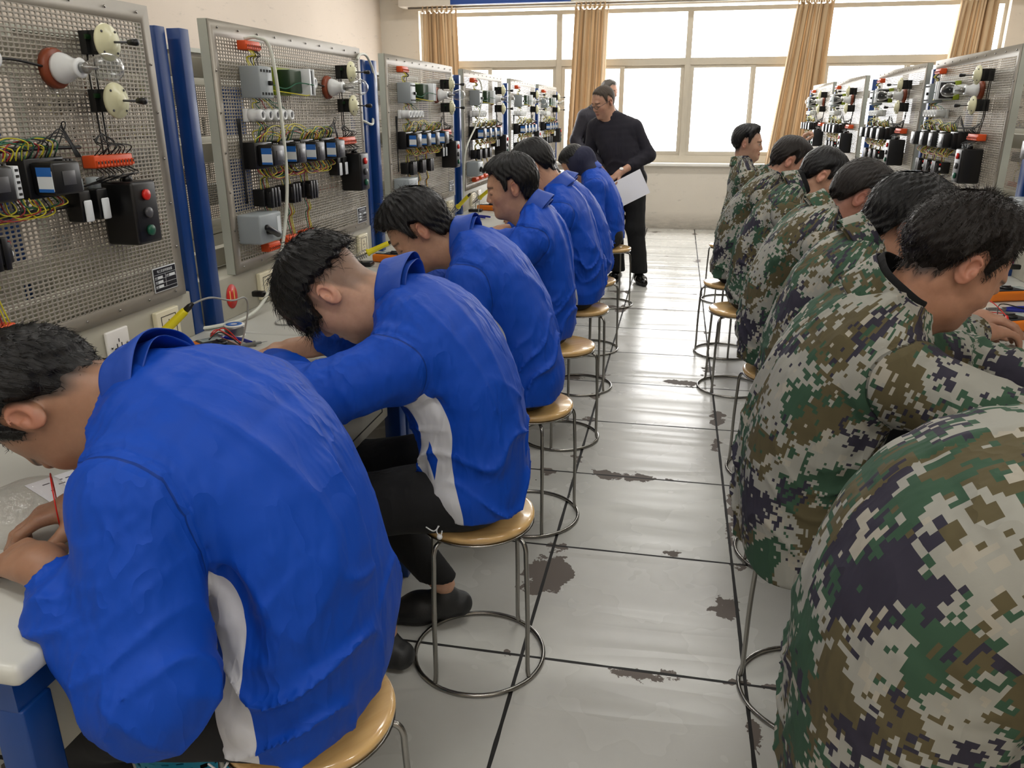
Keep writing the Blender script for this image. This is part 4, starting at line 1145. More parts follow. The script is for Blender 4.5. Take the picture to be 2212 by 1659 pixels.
def frame_from(a, ref=(0, 1, 0)):
    a = Vector(a).normalized(); s = Vector(ref); s = (s-a*s.dot(a)).normalized(); f = s.cross(a)   # f forward when a up, s left
    return f, s, a
def collar_mesh(N, axis, rx, ry, hgt, m, parent, name='collar', fold=True, gap=.55, seed=0, thick=.003, flare=.024, tip=.02):
    """N base centre, axis up the neck"""
    f, s, a = frame_from(axis); N = Vector(N); nphi = 56
    prof = [(.012, -.030), (.002, .0), (.0, hgt*.6), (.001, hgt), (.005, hgt+.004), (.009, hgt-.001), (.011, hgt*.6), (.013+.2*flare, hgt*.25), (flare, -.008), (flare+.003, -.020)] if fold else [(.010, -.025), (.002, 0), (0, hgt*.5), (.0, hgt), (.004, hgt+.003), (.008, hgt), (.010, hgt*.5), (.012, -.01)]
    V = []; 
    for i in range(nphi+1):
        ph = -PI+gap+(2*PI-2*gap)*i/nphi      # 0 = nape
        fr = abs(ph)/PI
        for j, (dr, h) in enumerate(prof):
            wob = .003*math.sin(ph*5+seed+j*.6)
            r1 = dr+wob
            hh = h-(.016*fr**2)-(tip*fr**4 if j > 5 and fold else 0)
            opn = .012*max(0, fr-.55)*4
            v = N+(-f)*math.cos(ph)*(ry+r1)+s*math.sin(ph)*(rx+r1+opn*.4)+a*hh
            V.append(v)
    k = len(prof)
    Q = [(i*k+j, i*k+j+1, (i+1)*k+j+1, (i+1)*k+j) for i in range(nphi) for j in range(k-1)]
    V = np.array(V); Q = np.array(Q); me = np_mesh(name, V, Q)
    uv = me.uv_layers.new(name='UVMap'); U = np.array([((i/nphi)*.45+5, .9+.02*j) for i in range(nphi+1) for j in range(k)])[Q.ravel()]
    uv.data.foreach_set('uv', U.astype(F4).ravel())
    o = link(name, me, parent, m); md = o.modifiers.new('t', 'SOLIDIFY'); md.thickness = thick; md.offset = 1
    md = o.modifiers.new('s', 'SUBSURF'); md.levels = md.render_levels = 1
    return o

def person(spec):
    g = spec.get; seed = g('seed', 1); h = g('h', .009)
    root = empty('person', (*spec['loc'], 0), R(spec['rz']))
    tag(root, spec['label'], 'person', g('group'))
    nodes = spec['spine']; top = nodes[-1]
    Hc = np.array(spec['head'][:3], float); Rm = rotm(*[R(q) for q in spec['head'][3:6]])
    style = g('hair', 'full'); hf = g('hf', .0045)
    kind = spec['kind']; tone = g('tone', SKIN)
    N = np.array([top[0], top[4] if len(top) > 4 else 0, top[1]])
    arms = spec['arms']      # list of (S, E, W, handdir, palmnormal, thumbside, curl)
    legs = spec['legs']      # list of (hip, knee, ankle, toe_dir)
    # ---------------- body
    pts = [Hc]+[np.array(a[2]) for a in arms]+[np.array(l[2]) for l in legs]+[np.array([q[0], 0, q[1]]) for q in nodes]+[np.array(a[1]) for a in arms]+[np.array(l[1]) for l in legs]
    lo = np.min(pts, 0)-.16; hi = np.max(pts, 0)+.16; lo[2] = min(lo[2], .02); lo[2] = max(lo[2], .01)
    fine = [(Hc-.135, Hc+.135, hf)]+[(np.array(a[2])-.11, np.array(a[2])+.13, g('hh', hf*1.3)) for a in arms if a[3] is not None]
    V = Vol(lo, hi, .016, fine)
    head_sdf(V, Hc, Rm)
    skb = Hc+Rm @ np.array((-.030, 0, -.055)); thr = Hc+Rm @ np.array((.020, 0, -.085))
    nb = N+np.array((-.01, 0, -.03))
    V.add(cap(skb, nb, .055, .060), .03); V.add(cap(thr, N+np.array((.02, 0, -.04)), .045, .055), .03)
    bn = list(nodes[1:]) if not g('stand') else list(nodes)
    ch = Chain([(q[0], q[1], q[2]*.70, q[3]*.74)+tuple(q[4:]) for q in bn], 0)
    V.add(ch, .03)
    for a in arms:
        S, E_, W = [np.array(q, float) for q in a[:3]]
        V.add(cap(S, E_, .045, .038), .03); V.add(cap(E_, W, .036, .027), .02)
        if a[3] is not None: hand_sdf(V, W, a[3], a[4], a[5], a[6], thumb=a[7] if len(a) > 7 else .5)
    for hp, kn, an, td in legs:
        V.add(cap(hp, kn, .055, .045), .02); V.add(cap(kn, an, .046, .034), .03)
    vv, qq = V.mesh()
    me = np_mesh('body', vv, qq); set_attr(me, 'tint', tint_skin(vv, Hc, Rm, style, seed, tone, g('eyes', 'closed')))
    body = link('body', me, root, M_skin)
    # ---------------- hair
    if style != 'none':
        T_ = g('T', .020)
        Hv = Vol(Hc-.15, Hc+.15, g('hh2', hf))
        head_sdf(Hv, Hc, Rm)
        X, Y, Z = np.meshgrid(*Hv.ax, indexing='ij')
        f, s, hh_ = local(np.stack([X, Y, Z], -1).astype(float), Hc, Rm)
        Hf, ramp = hair_field(f, s, hh_, style, seed)
        phi = np.arctan2(s, f+.025)
        th = T_*sstep(Hf, 0, ramp)*(1+.25*sstep(hh_, .05, .12)+.25*sstep(f, .02, .09))
        hm_ = g('hmod', .4)
        th *= 1+hm_*(.13*np.sin(phi*23+6*np.sin(hh_*40+seed))+.12*np.sin(phi*41+f*60+seed)+.22*wav(f, s, hh_, seed+3, 14, 4))
        ear = np.exp(-(np.maximum(np.abs(s)-.079, 0)/.004)**2)
        dsk = ell((0, 0, 0), (.1, .078, .09))
        skull = ell((-.008, 0, .034), (.100, .078, .090))(f, s, hh_); back = ell((.028, 0, -.030), (.064, .064, .085))(f, s, hh_)
        neckd = cap((-.03, 0, -.055), (-.045, 0, -.12), .055, .06)(f, s, hh_)
        base = smin(smin(skull, back, .035), neckd, .03)
        D = base-th+.0022
        cut = .0015-Hf*1.0 if style == 'bowl' else -Hf-.004
        D = smax(D, cut, .006)
        Hv.D = D.astype(F4)
        hv, hq = Hv.mesh()
        if len(hq):
            me = np_mesh('hair', hv, hq)
            f, s, hh_ = local(hv, Hc, Rm)
            U = np.stack([np.arctan2(s, f+.025)/(2*PI), np.arctan2(np.hypot(s, f+.025), hh_)/PI], 1)
            cen = hv[hq].mean(1); cf, cs, chh = local(cen, Hc, Rm); uc = np.arctan2(cs, cf+.025)/(2*PI)
            uu = U[hq]; uu[..., 0] = uc[:, None]+(uu[..., 0]-uc[:, None]+.5) % 1-.5
            l = me.uv_layers.new(name='UVMap'); l.data.foreach_set('uv', uu.astype(F4).ravel())
            hm = g('hmat', M_hair)
            ho = link('hair', me, root, hm)
            ns = g('strands', 0)
            if ns:
                rs = np.random.RandomState(seed)
                fi = rs.randint(0, len(hq), ns); w4 = rs.dirichlet((1, 1, 1, 1), ns)
                P0 = (hv[hq[fi]]*w4[..., None]).sum(1)
                q4 = hv[hq[fi]]; nr = np.cross(q4[:, 2]-q4[:, 0], q4[:, 3]-q4[:, 1]); nr /= np.linalg.norm(nr, axis=1)[:, None]+1e-9
                crown = Hc+Rm @ np.array((-.045, 0, .12))
                tg = P0-crown; tg -= nr*(tg*nr).sum(1)[:, None]; tg /= np.linalg.norm(tg, axis=1)[:, None]+1e-9
                tg += rs.normal(0, .25, tg.shape)
                lift = g('lift', .35); L = g('slen', .022)*(.6+.6*rs.rand(ns))[:, None]
                a0 = P0-nr*.003; a1 = P0+(tg*(1-lift*.5)+nr*lift)*L*.5; a2 = a1+(tg+nr*(lift*.35-.1))*L*.5
                sd = np.cross(nr, tg); sd /= np.linalg.norm(sd, axis=1)[:, None]+1e-9
                r_ = g('sw', .0006)
                ringsV = []
                for pp, rr in ((a0, r_), (a1, r_*.9), (a2, r_*.25)):
                    for an in (0, 2.094, 4.189): ringsV.append(pp+(sd*math.cos(an)+nr*math.sin(an))*rr)
                SV = np.stack(ringsV, 1).reshape(-1, 3)
                b9 = (np.arange(ns)*9)[:, None]
                SQ = np.concatenate([b9+np.array([k*3+j, k*3+(j+1) % 3, k*3+3+(j+1) % 3, k*3+3+j]) for k in (0, 1) for j in range(3)], 0)
                sm = np_mesh('hair_strands', SV, SQ)
                so = link('hair_strands', sm, ho, g('hmat', M_hair))
    # ---------------- trousers and shoes
    tm = g('tmat', M_trou)
    V = Vol(lo, hi, max(.010, h*1.2))
    p0 = nodes[0]
    stand = g('stand', False)
    pel = ell((p0[0] if not stand else 0, p0[4] if len(p0) > 4 else 0, .546 if not stand else .90), (.108, .158, .088) if not stand else (.115, .165, .14))
    V.add(pel, .02)
    for i, (hp, kn, an, td) in enumerate(legs):
        r0, r1, r2 = g('lr', (.088, .070, .058))
        V.add(cap(hp, kn, r0, r1), .04); V.add(cap(kn, an, r1*.97, r2), .03)
    X, Y, Z = V.xyz((slice(None),)*3)
    V.D -= (.004*wav(X, Y, Z, seed+5, 9, 5)).astype(F4)
    ankz = min(l[2][2] for l in legs)
    V.D = np.maximum(V.D, (ankz-.012+g('short', 0))-Z+0*X)
    vv, qq = V.mesh(); me = np_mesh('trousers', vv, qq); to = link('trousers', me, root, tm)
    if kind == 'camo': garment_uv(me, vv, qq, Chain([(p0[0], .3, .1, .1), (p0[0], .7, .1, .1)], 0), [])
    for hp, kn, an, td in legs:
        td = np.array(td, float); td /= np.linalg.norm(td); A = np.array(an, float); A2 = np.array((an[0], an[1], 0))
        heel = A2-td*.045; toe = A2+td*.175
        V = Vol(np.minimum(heel, toe)-.06, np.maximum(heel, toe)+.06+np.array((0, 0, .10)), .005 if g('h', 1) < .008 else .008)
        V.add(cap(heel+(0, 0, .045), A2+td*.08+(0, 0, .045), .038, .044), .02); V.add(cap(A2+td*.07+(0, 0, .036), toe-td*.03+(0, 0, .030), .046, .034), .03)
        V.add(cap(A2+(0, 0, .055), A2+(0, 0, .072), .042, .040), .02)
        X, Y, Z = V.xyz((slice(None),)*3)
        V.D = np.maximum(V.D, .003-Z+0*X)
        vv, qq = V.mesh()
        me = np_mesh('shoe', vv, qq); me.materials.append(g('smat', M_shoe)); me.materials.append(M_sole)
        zc = vv[qq][..., 2].mean(1); me.polygons.foreach_set('material_index', (zc < .022).astype(np.int32))
        link('shoe', me, root)
    # ---------------- top garment
    seeds = seed*1.7
    amp = g('amp', .006)
    torso = Chain(nodes, amp, seeds)
    AR = [Arm(a[0], a[1], np.array(a[2])-(np.array(a[2])-np.array(a[1]))*g('push', .10), g('ar', (.078, .066, .058, .044)), amp*.9, seeds+i) for i, a in enumerate(arms)]
    lo = np.minimum(torso.lo, np.min([a.lo for a in AR], 0))-.01; hi = np.maximum(torso.hi, np.max([a.hi for a in AR], 0))+.01
    V = Vol(lo, hi, h)
    V.add(torso, .0, m=.04)
    if not g('stand'): V.add(ell((p0[0]+.01, 0, .552), (.118, .186, .096)), .03)
    for a in AR:
        sl = V.sl(a.lo, a.hi, .06); x, y, z = V.xyz(sl)
        dt = V.D[sl]; da = a(x, y, z).astype(F4)
        seam = .0055*np.exp(-((dt-da)/.005)**2)*np.exp(-(np.minimum(np.abs(dt), np.abs(da))/.03)**2)
        dS = np.sqrt((x-a.S[0])**2+(y-a.S[1])**2+(z-a.S[2])**2); kk = .016+.060*(1-sstep(dS, .05, .15))
        V.D[sl] = smin(dt, da, kk)+seam
    X, Y, Z = V.xyz((slice(None),)*3)
    hem = g('hem', .497)
    V.D = smax(V.D, (hem+.004*np.sin(Y*30+seed)+(0 if g('stand') else .75)*np.maximum(0, X-p0[0]-.03))-Z, .008)
    for (c0, c1, rr, dep) in g('creases', []):
        f_ = cap(c0, c1, rr); sl = V.sl(f_.lo, f_.hi, rr*2)
        t_, dd = capt(*V.xyz(sl), c0, c1); V.D[sl] += (dep*np.exp(-(dd/rr)**2)*np.sin(PI*np.clip(t_*.98+.01, 0, 1))**.5).astype(F4)
    if g('table') is not None:       # the bench top the sleeves rest on
        ue = g('table'); V.D = smax(V.D, np.minimum(X-ue+.0, .784-Z)+0*Y, .006)
    vv, qq = V.mesh()
    nm = {'blue': 'jacket', 'camo': 'camouflage_jacket', 'navy': 'sweater', 'coat': 'coat'}[kind]
    jm = {'blue': M_jb, 'camo': M_camo[seed % 3], 'navy': M_navy, 'coat': M_coat}[kind]
    me = np_mesh(nm, vv, qq); jo = link(nm, me, root, jm); garment_uv(me, vv, qq, torso, AR)
    ax = np.array(g('cax', Hc+Rm @ np.array((-.03, 0, -.07))-N)); 
    if kind == 'blue': collar_mesh(N+np.array(g('coff', (-.004, 0, .012))), ax, .070, .068, g('ch', .048), M_bluec, jo, seed=seed, flare=g('flare', .026))
    elif kind == 'camo':
        collar_mesh(N+np.array(g('coff', (-.004, 0, .012))), ax, .076, .072, g('ch', .045), jm, jo, seed=seed)
        if g('knit'): collar_mesh(N+np.array(g('coff', (-.004, 0, .012)))+np.array((.004, 0, .004)), ax, .068, .064, .062, M_knit, root, name='knitted_collar', fold=False, gap=.05, seed=seed)
    else: collar_mesh(N, ax, .062, .060, .018, jm, jo, fold=False, gap=.02, seed=seed, thick=.004)
    if g('cord'):
        c = Vector(g('cord')); b = MB()
        b.tube([c, c+Vector((.004, .003, -.014)), c+Vector((-.006, .006, -.026)), c+Vector((-.010, .004, -.010))], .0016, 6, res=6)
        b.tube([c+Vector((-.002, .0, 0)), c+Vector((.010, .006, -.012)), c+Vector((.030, .004, -.004))], .0016, 6, res=6)
        b.ball(c+Vector((-.004, .006, -.026)), .007, n=8); b.build('drawcord', M_cord, jo)
    return root, jo, body
# ------------------------------------------------------------------ people
def legs_sit(u=0.0, near=1, kn=(.42, .12), an=(.36, .12)):
    return [((u, s*.085, .540), (kn[0], s*kn[1], .495), (an[0], s*an[1], .105), (1, .15*s, 0)) for s in (-1, 1)]
def nodes(L, w=(.188, .184, .182, .195, .188, .090)):
    return [(u, z, r, ww) for (u, z, r), ww in zip(L, w)]
DN = (0, 0, -1)
PEOPLE = []
# left row faces the bench at the left (local x towards the bench, local y towards the camera)
PEOPLE.append(dict(loc=(-.57, 1.02), rz=180, kind='blue', seed=1, h=.0055, hf=.003, strands=3200, slen=.013, lift=.12,
    label='student in blue nearest the camera, head bowed low over a clear plastic bag',
    spine=nodes([(.0, .46, .112), (-.022, .60, .127), (-.005, .77, .132), (.055, .90, .13), (.135, .985, .095), (.19, 1.025, .062)]),
    head=(.368, .01, .985, 84, 4, 0), hair='fade', T=.022, tone=(.62, .46, .36), ch=.046, flare=.026, coff=(.004, 0, -.004),
    arms=[((.125, .180, .915), (.065, .280, .710), (.262, .215, .832), (.9, -.30, -.12), (-.1, -.2, -1), 1, .55, .6), ((.115, -.165, .925), (.18, -.20, .86), (.325, .03, .83), (.72, .65, -.08), (0, .2, -1), -1, .6, .7)],
    legs=[((-.02, .09, .540), (.36, .14, .495), (.30, .14, .105), (1, .1, 0)), ((-.02, -.09, .540), (.38, -.12, .495), (.34, -.12, .105), (1, -.1, 0))],
    ar=(.086, .080, .070, .046), table=.19, cord=(.045, .178, .490), amp=.007,
    creases=[((.02, .14, .86), (-.03, .20, .70), .018, .020), ((-.02, .12, .84), (-.08, .10, .66), .02, .008), ((.17, .25, .74), (.10, .29, .66), .010, .012), ((.22, .23, .78), (.16, .27, .68), .010, .012)]))
PEOPLE.append(dict(loc=(-.456, 1.78), rz=180, kind='blue', seed=4, h=.006, hf=.003, strands=2600, slen=.03, lift=.12,
    label='student in blue jacket with shaved neck under a black mop of hair',
    spine=nodes([(-.01, .46, .115), (-.005, .60, .125), (.015, .75, .132), (.07, .88, .128), (.125, .96, .095), (.175, 1.005, .060)]),
    head=(.345, .01, 1.015, 62, 8, 0), hair='bowl', T=.026, hmod=.25, tone=(0.781, 0.614, 0.512),
    arms=[((.135, .175, .885), (.31, .30, .83), (.52, .04, .83), (.9, -.5, 0), DN, 1, .5), ((.125, -.165, .895), (.30, -.24, .83), (.50, -.10, .83), (.9, .3, 0), DN, -1, .5)],
    legs=[((0, .09, .540), (.37, .15, .485), (.235, .10, .115), (1, -.15, 0)), ((0, -.09, .540), (.40, -.10, .485), (.14, -.14, .115), (1, .35, 0))], lr=(.092, .075, .045), short=.035,
    ar=(.080, .074, .060, .046), table=.31, cord=(.05, .178, .492), amp=.007,
    creases=[((.08, .12, .88), (.02, .19, .76), .014, .012), ((.06, .15, .76), (-.07, .12, .70), .012, .010), ((.05, .16, .66), (-.08, .11, .62), .010, .009)]))
PEOPLE.append(dict(loc=(-.46, 2.60), rz=180, kind='blue', seed=7, h=.0075, hf=.0035, strands=1400, slen=.02, lift=.4,
    label='student in blue with tousled hair and lowered eyes, third of the left row',
    spine=nodes([(-.005, .46, .112), (.015, .61, .123), (.06, .75, .128), (.12, .88, .122), (.18, .965, .09), (.225, 1.005, .06)]),
    head=(.385, .02, 1.045, 42, 22, 6), hair='full', T=.026, tone=(0.707, 0.539, 0.428),
    arms=[((.175, .165, .90), (.17, .255, .74), (.42, .12, .83), (.9, -.3, 0), DN, 1, .5), ((.175, -.165, .90), (.30, -.24, .83), (.47, -.08, .83), (.9, .3, 0), DN, -1, .5)],
    legs=legs_sit(), ar=(.080, .072, .060, .046), table=.305, cord=(.05, .175, .49)))
PEOPLE.append(dict(loc=(-.46, 3.37), rz=180, kind='blue', seed=10, h=.008, hf=.0035, strands=900, slen=.018, lift=.2,
    label='student in blue in profile, one hand raised over the bench',
    spine=nodes([(.06, .46, .11), (.06, .61, .12), (.075, .76, .125), (.095, .89, .118), (.11, .975, .085), (.125, 1.02, .06)]),
    head=(.225, .01, 1.125, 14, 12, 0), hair='full', T=.021, tone=(0.763, 0.586, 0.474),
    arms=[((.115, .165, .92), (.20, .27, .84), (.40, .12, .955), (.8, -.2, .25), (.3, .1, -1), 1, .6), ((.115, -.165, .92), (.28, -.24, .84), (.46, -.06, .90), (.9, .2, .1), DN, -1, .5)],
    legs=legs_sit(.05), table=.305))
PEOPLE.append(dict(loc=(-.46, 4.10), rz=180, kind='blue', seed=13, h=.009, hf=.0045,
    label='student in blue leaning just behind the one in profile, fifth of the left row',
    spine=nodes([(.0, .46, .112), (.0, .61, .122), (.03, .76, .127), (.07, .90, .12), (.105, 1.0, .088), (.135, 1.05, .06)]),
    head=(.255, 0, 1.165, 35, 0, 0), hair='crop', T=.018,
    arms=[((.10, .165, .94), (.16, .25, .80), (.40, .12, .83), (.9, -.3, 0), DN, 1, .5), ((.10, -.165, .94), (.26, -.24, .83), (.43, -.08, .83), (.9, .3, 0), DN, -1, .5)],
    legs=legs_sit(), table=.305, cord=(.05, .175, .49)))
PEOPLE.append(dict(loc=(-.48, 4.84), rz=180, kind='blue', seed=16, h=.010, hf=.005,
    label='student in blue showing only dark hair and a shoulder, beside the hooded one',
    spine=nodes([(.0, .46, .112), (.0, .60, .122), (.03, .74, .127), (.09, .87, .12), (.14, .955, .088), (.175, 1.0, .06)]),
    head=(.315, 0, 1.06, 55, 0, 0), hair='crop', T=.02,
    arms=[((.12, .165, .90), (.20, .25, .83), (.40, .12, .83), (.9, -.3, 0), DN, 1, .5), ((.12, -.165, .90), (.26, -.24, .83), (.43, -.08, .83), (.9, .3, 0), DN, -1, .5)],
    legs=legs_sit(), table=.285))
PEOPLE.append(dict(loc=(-.46, 6.10), rz=180, kind='blue', seed=19, h=.010, hf=.005,
    label='student in blue with a navy hood up, beside the standing man',
    spine=nodes([(.03, .46, .11), (.03, .60, .12), (.06, .75, .125), (.11, .88, .12), (.155, .965, .088), (.185, 1.005, .06)]),
    head=(.29, 0, 1.07, 55, 0, 0), hair='crop', T=.015, hood=True,
    arms=[((.13, .165, .90), (.10, .25, .68), (.36, .14, .83), (.9, -.3, 0), DN, 1, .5), ((.13, -.165, .90), (.26, -.24, .83), (.43, -.08, .83), (.9, .3, 0), DN, -1, .5)],
    legs=legs_sit(), table=.305, cord=(.08, .175, .49)))
# right row faces the bench at the right (local y away from the camera)
def arms_r(su, sz, eu=.27, ez=.84, wu=.42, ny=.26):
    return [((su, -.165, sz), (eu, -ny, ez), (wu, -.10, .83), (.9, .3, 0), DN, -1, .5), ((su, .165, sz), (eu+.03, .24, .83), (wu+.04, .09, .83), (.9, -.3, 0), DN, 1, .5)]
PEOPLE.append(dict(loc=(.47, 1.02), rz=0, kind='camo', seed=2, h=.0065, hf=.005,
    label='person in camouflage showing only a rounded back in the bottom right corner',
    spine=nodes([(-.12, .44, .135), (-.12, .60, .140), (-.11, .76, .145), (-.06, .88, .145), (.03, .955, .11), (.11, .97, .07)], (.205, .21, .21, .225, .21, .12)),
    head=(.33, 0, .93, 75, 0, 0), hair='crop', arms=arms_r(.02, .88, .22, .83, .42, .29), legs=legs_sit(-.06), ar=(.09, .08, .07, .05), table=.25, hem=.44, amp=.005))
PEOPLE.append(dict(loc=(.42, 1.79), rz=0, kind='camo', seed=3, h=.006, hf=.003, strands=5200, slen=.014, lift=.9, hmat=M_hairb,
    label='student in camouflage with a black knitted collar and large cropped head, right foreground',
    spine=nodes([(-.085, .42, .125), (-.10, .56, .132), (-.095, .70, .138), (-.055, .85, .135), (.0, .965, .105), (.055, 1.025, .064)], (.20, .20, .20, .215, .205, .095)),
    head=(.155, -.01, 1.125, 34, 10, 0), hair='fade', T=.026, tone=(0.688, 0.502, 0.400), arms=arms_r(.03, .92, .26, .85, .44, .27), legs=legs_sit(-.03), ar=(.086, .078, .066, .048), table=.30, hem=.42, knit=True, ch=.055, coff=(-.018, 0, .022), amp=.006))
PEOPLE.append(dict(loc=(.455, 2.50), rz=0, kind='camo', seed=5, h=.0075, hf=.0035, strands=1500, slen=.03, lift=.3, hmat=M_hair,
    label='student in camouflage with thick wavy black hair, third of the right row',
    spine=nodes([(-.05, .46, .115), (-.045, .61, .124), (-.02, .77, .13), (.02, .91, .122), (.06, 1.0, .088), (.095, 1.045, .06)]),
    head=(.20, 0, 1.115, 35, 0, 0), hair='full', T=.028, tone=(0.688, 0.512, 0.419), arms=arms_r(.06, .95), legs=legs_sit(-.02), table=.265))
PEOPLE.append(dict(loc=(.46, 3.17), rz=0, kind='camo', seed=6, h=.008, hf=.004, strands=900, slen=.014, lift=.5, hmat=M_hairb,
    label='student in camouflage with short dark brown hair, fourth of the right row',
    spine=nodes([(-.035, .46, .115), (-.065, .61, .124), (-.045, .78, .13), (.01, .92, .124), (.055, 1.015, .088), (.09, 1.055, .06)]),
    head=(.20, 0, 1.125, 38, 0, 0), hair='crop', T=.018, tone=(0.707, 0.502, 0.428), arms=arms_r(.06, .96), legs=legs_sit(-.02), table=.26))
PEOPLE.append(dict(loc=(.36, 4.23), rz=0, kind='camo', seed=8, h=.009, hf=.0045,
    label='student in camouflage with glossy black cropped hair, fifth of the right row',
    spine=nodes([(.045, .46, .112), (.055, .61, .12), (.075, .76, .125), (.13, .90, .12), (.18, 1.01, .086), (.215, 1.055, .06)]),
    head=(.335, 0, 1.125, 35, 0, 0), hair='crop', T=.019, tone=(0.763, 0.586, 0.484), arms=arms_r(.17, .95, .36, .84, .50), legs=legs_sit(.03), table=.36, knit=True))
PEOPLE.append(dict(loc=(.35, 4.92), rz=0, kind='camo', seed=9, h=.009, hf=.0045, hmat=M_hairb,
    label='student in camouflage with brown tinted hair, just in front of the raised hand',
    spine=nodes([(.0, .46, .114), (.01, .61, .122), (.03, .76, .128), (.10, .90, .122), (.155, 1.01, .088), (.195, 1.055, .06)]),
    head=(.275, 0, 1.155, 30, 0, 0), hair='crop', T=.02, tone=(0.744, 0.558, 0.465), arms=arms_r(.14, .95, .34, .84, .50), legs=legs_sit(), table=.37))
PEOPLE.append(dict(loc=(.43, 6.42), rz=0, kind='camo', seed=12, h=.010, hf=.004, eyes='open',
    label='student in camouflage sitting upright in profile at the back, one hand raised',
    spine=nodes([(.0, .46, .112), (.03, .61, .118), (.065, .77, .12), (.07, .91, .115), (.055, 1.01, .085), (.05, 1.055, .06)]),
    head=(.075, 0, 1.20, 4, -14, 0), hair='fade', T=.024, tone=(0.744, 0.586, 0.493),
    arms=[((.075, -.165, .95), (.20, -.26, .76), (.34, -.12, .83), (.9, .3, 0), DN, -1, .5), ((.075, .165, .96), (.31, .20, .98), (.46, .02, 1.19), (.25, -.1, 1), (.9, -.3, 0), 1, 1.1, .9)], legs=legs_sit(), table=.29))
# two standing men
PEOPLE.append(dict(loc=(-.42, 6.98), rz=-97, kind='navy', seed=21, h=.009, hf=.0035, stand=True, eyes='closed', amp=.003, push=.30, hem=.80,
    label='standing man in navy sweater and glasses looking down, a white sheet in his hands',
    spine=[(0, .84, .12, .160, .0), (0, 1.0, .122, .165, -.03), (.005, 1.15, .128, .178, -.08), (.01, 1.29, .112, .185, -.12), (.02, 1.36, .080, .135, -.145), (.035, 1.395, .058, .072, -.16)],
    head=(.085, -.205, 1.505, 22, -38, 0), hair='crop', T=.007, hmat=M_hairm, tone=(0.725, 0.558, 0.465),
    arms=[((.0, .045, 1.30), (-.02, .170, 1.085), (.20, -.02, .955), (.45, -.7, -.55), (-.3, 0, -1), -1, .35, .3), ((.0, -.285, 1.30), (-.02, -.33, 1.09), (.20, -.17, .955), (.35, .6, -.6), (-.5, 0, -.8), 1, .5, .3)],
    legs=[((0, .075, .88), (.03, .10, .48), (.0, .145, .105), (.85, .45, 0)), ((0, -.095, .88), (.02, -.09, .48), (-.03, -.06, .105), (1, -.15, 0))],
    lr=(.092, .080, .074), ar=(.068, .058, .050, .040), smat=M_leather))
PEOPLE.append(dict(loc=(-.95, 9.80), rz=-60, kind='coat', seed=23, h=.011, hf=.0055, stand=True, amp=.004, hem=.75,
    label='grey haired man in dark coat half hidden behind the man with glasses',
    spine=[(0, .80, .13, .18), (0, 1.0, .13, .185), (0, 1.20, .135, .195), (.0, 1.37, .12, .20), (.01, 1.46, .085, .15, .05), (.03, 1.50, .06, .075, .09)],
    head=(.03, .11, 1.655, 8, 25, 0), hair='crop', T=.012, hmat=M_hairg, tone=(0.707, 0.530, 0.446),
    arms=[((-.0, .19, 1.38), (-.04, .27, 1.12), (.12, .20, .92), (.5, -.2, -.8), (0, -1, 0), 1, .4), ((-.0, -.19, 1.38), (-.04, -.27, 1.12), (.12, -.20, .92), (.5, .2, -.8), (0, 1, 0), -1, .4)],
    legs=[((0, .09, .90), (.02, .10, .48), (-.01, .10, .105), (1, .2, 0)), ((0, -.09, .90), (.02, -.10, .48), (-.01, -.10, .105), (1, -.2, 0))], lr=(.095, .085, .078), smat=M_leather))
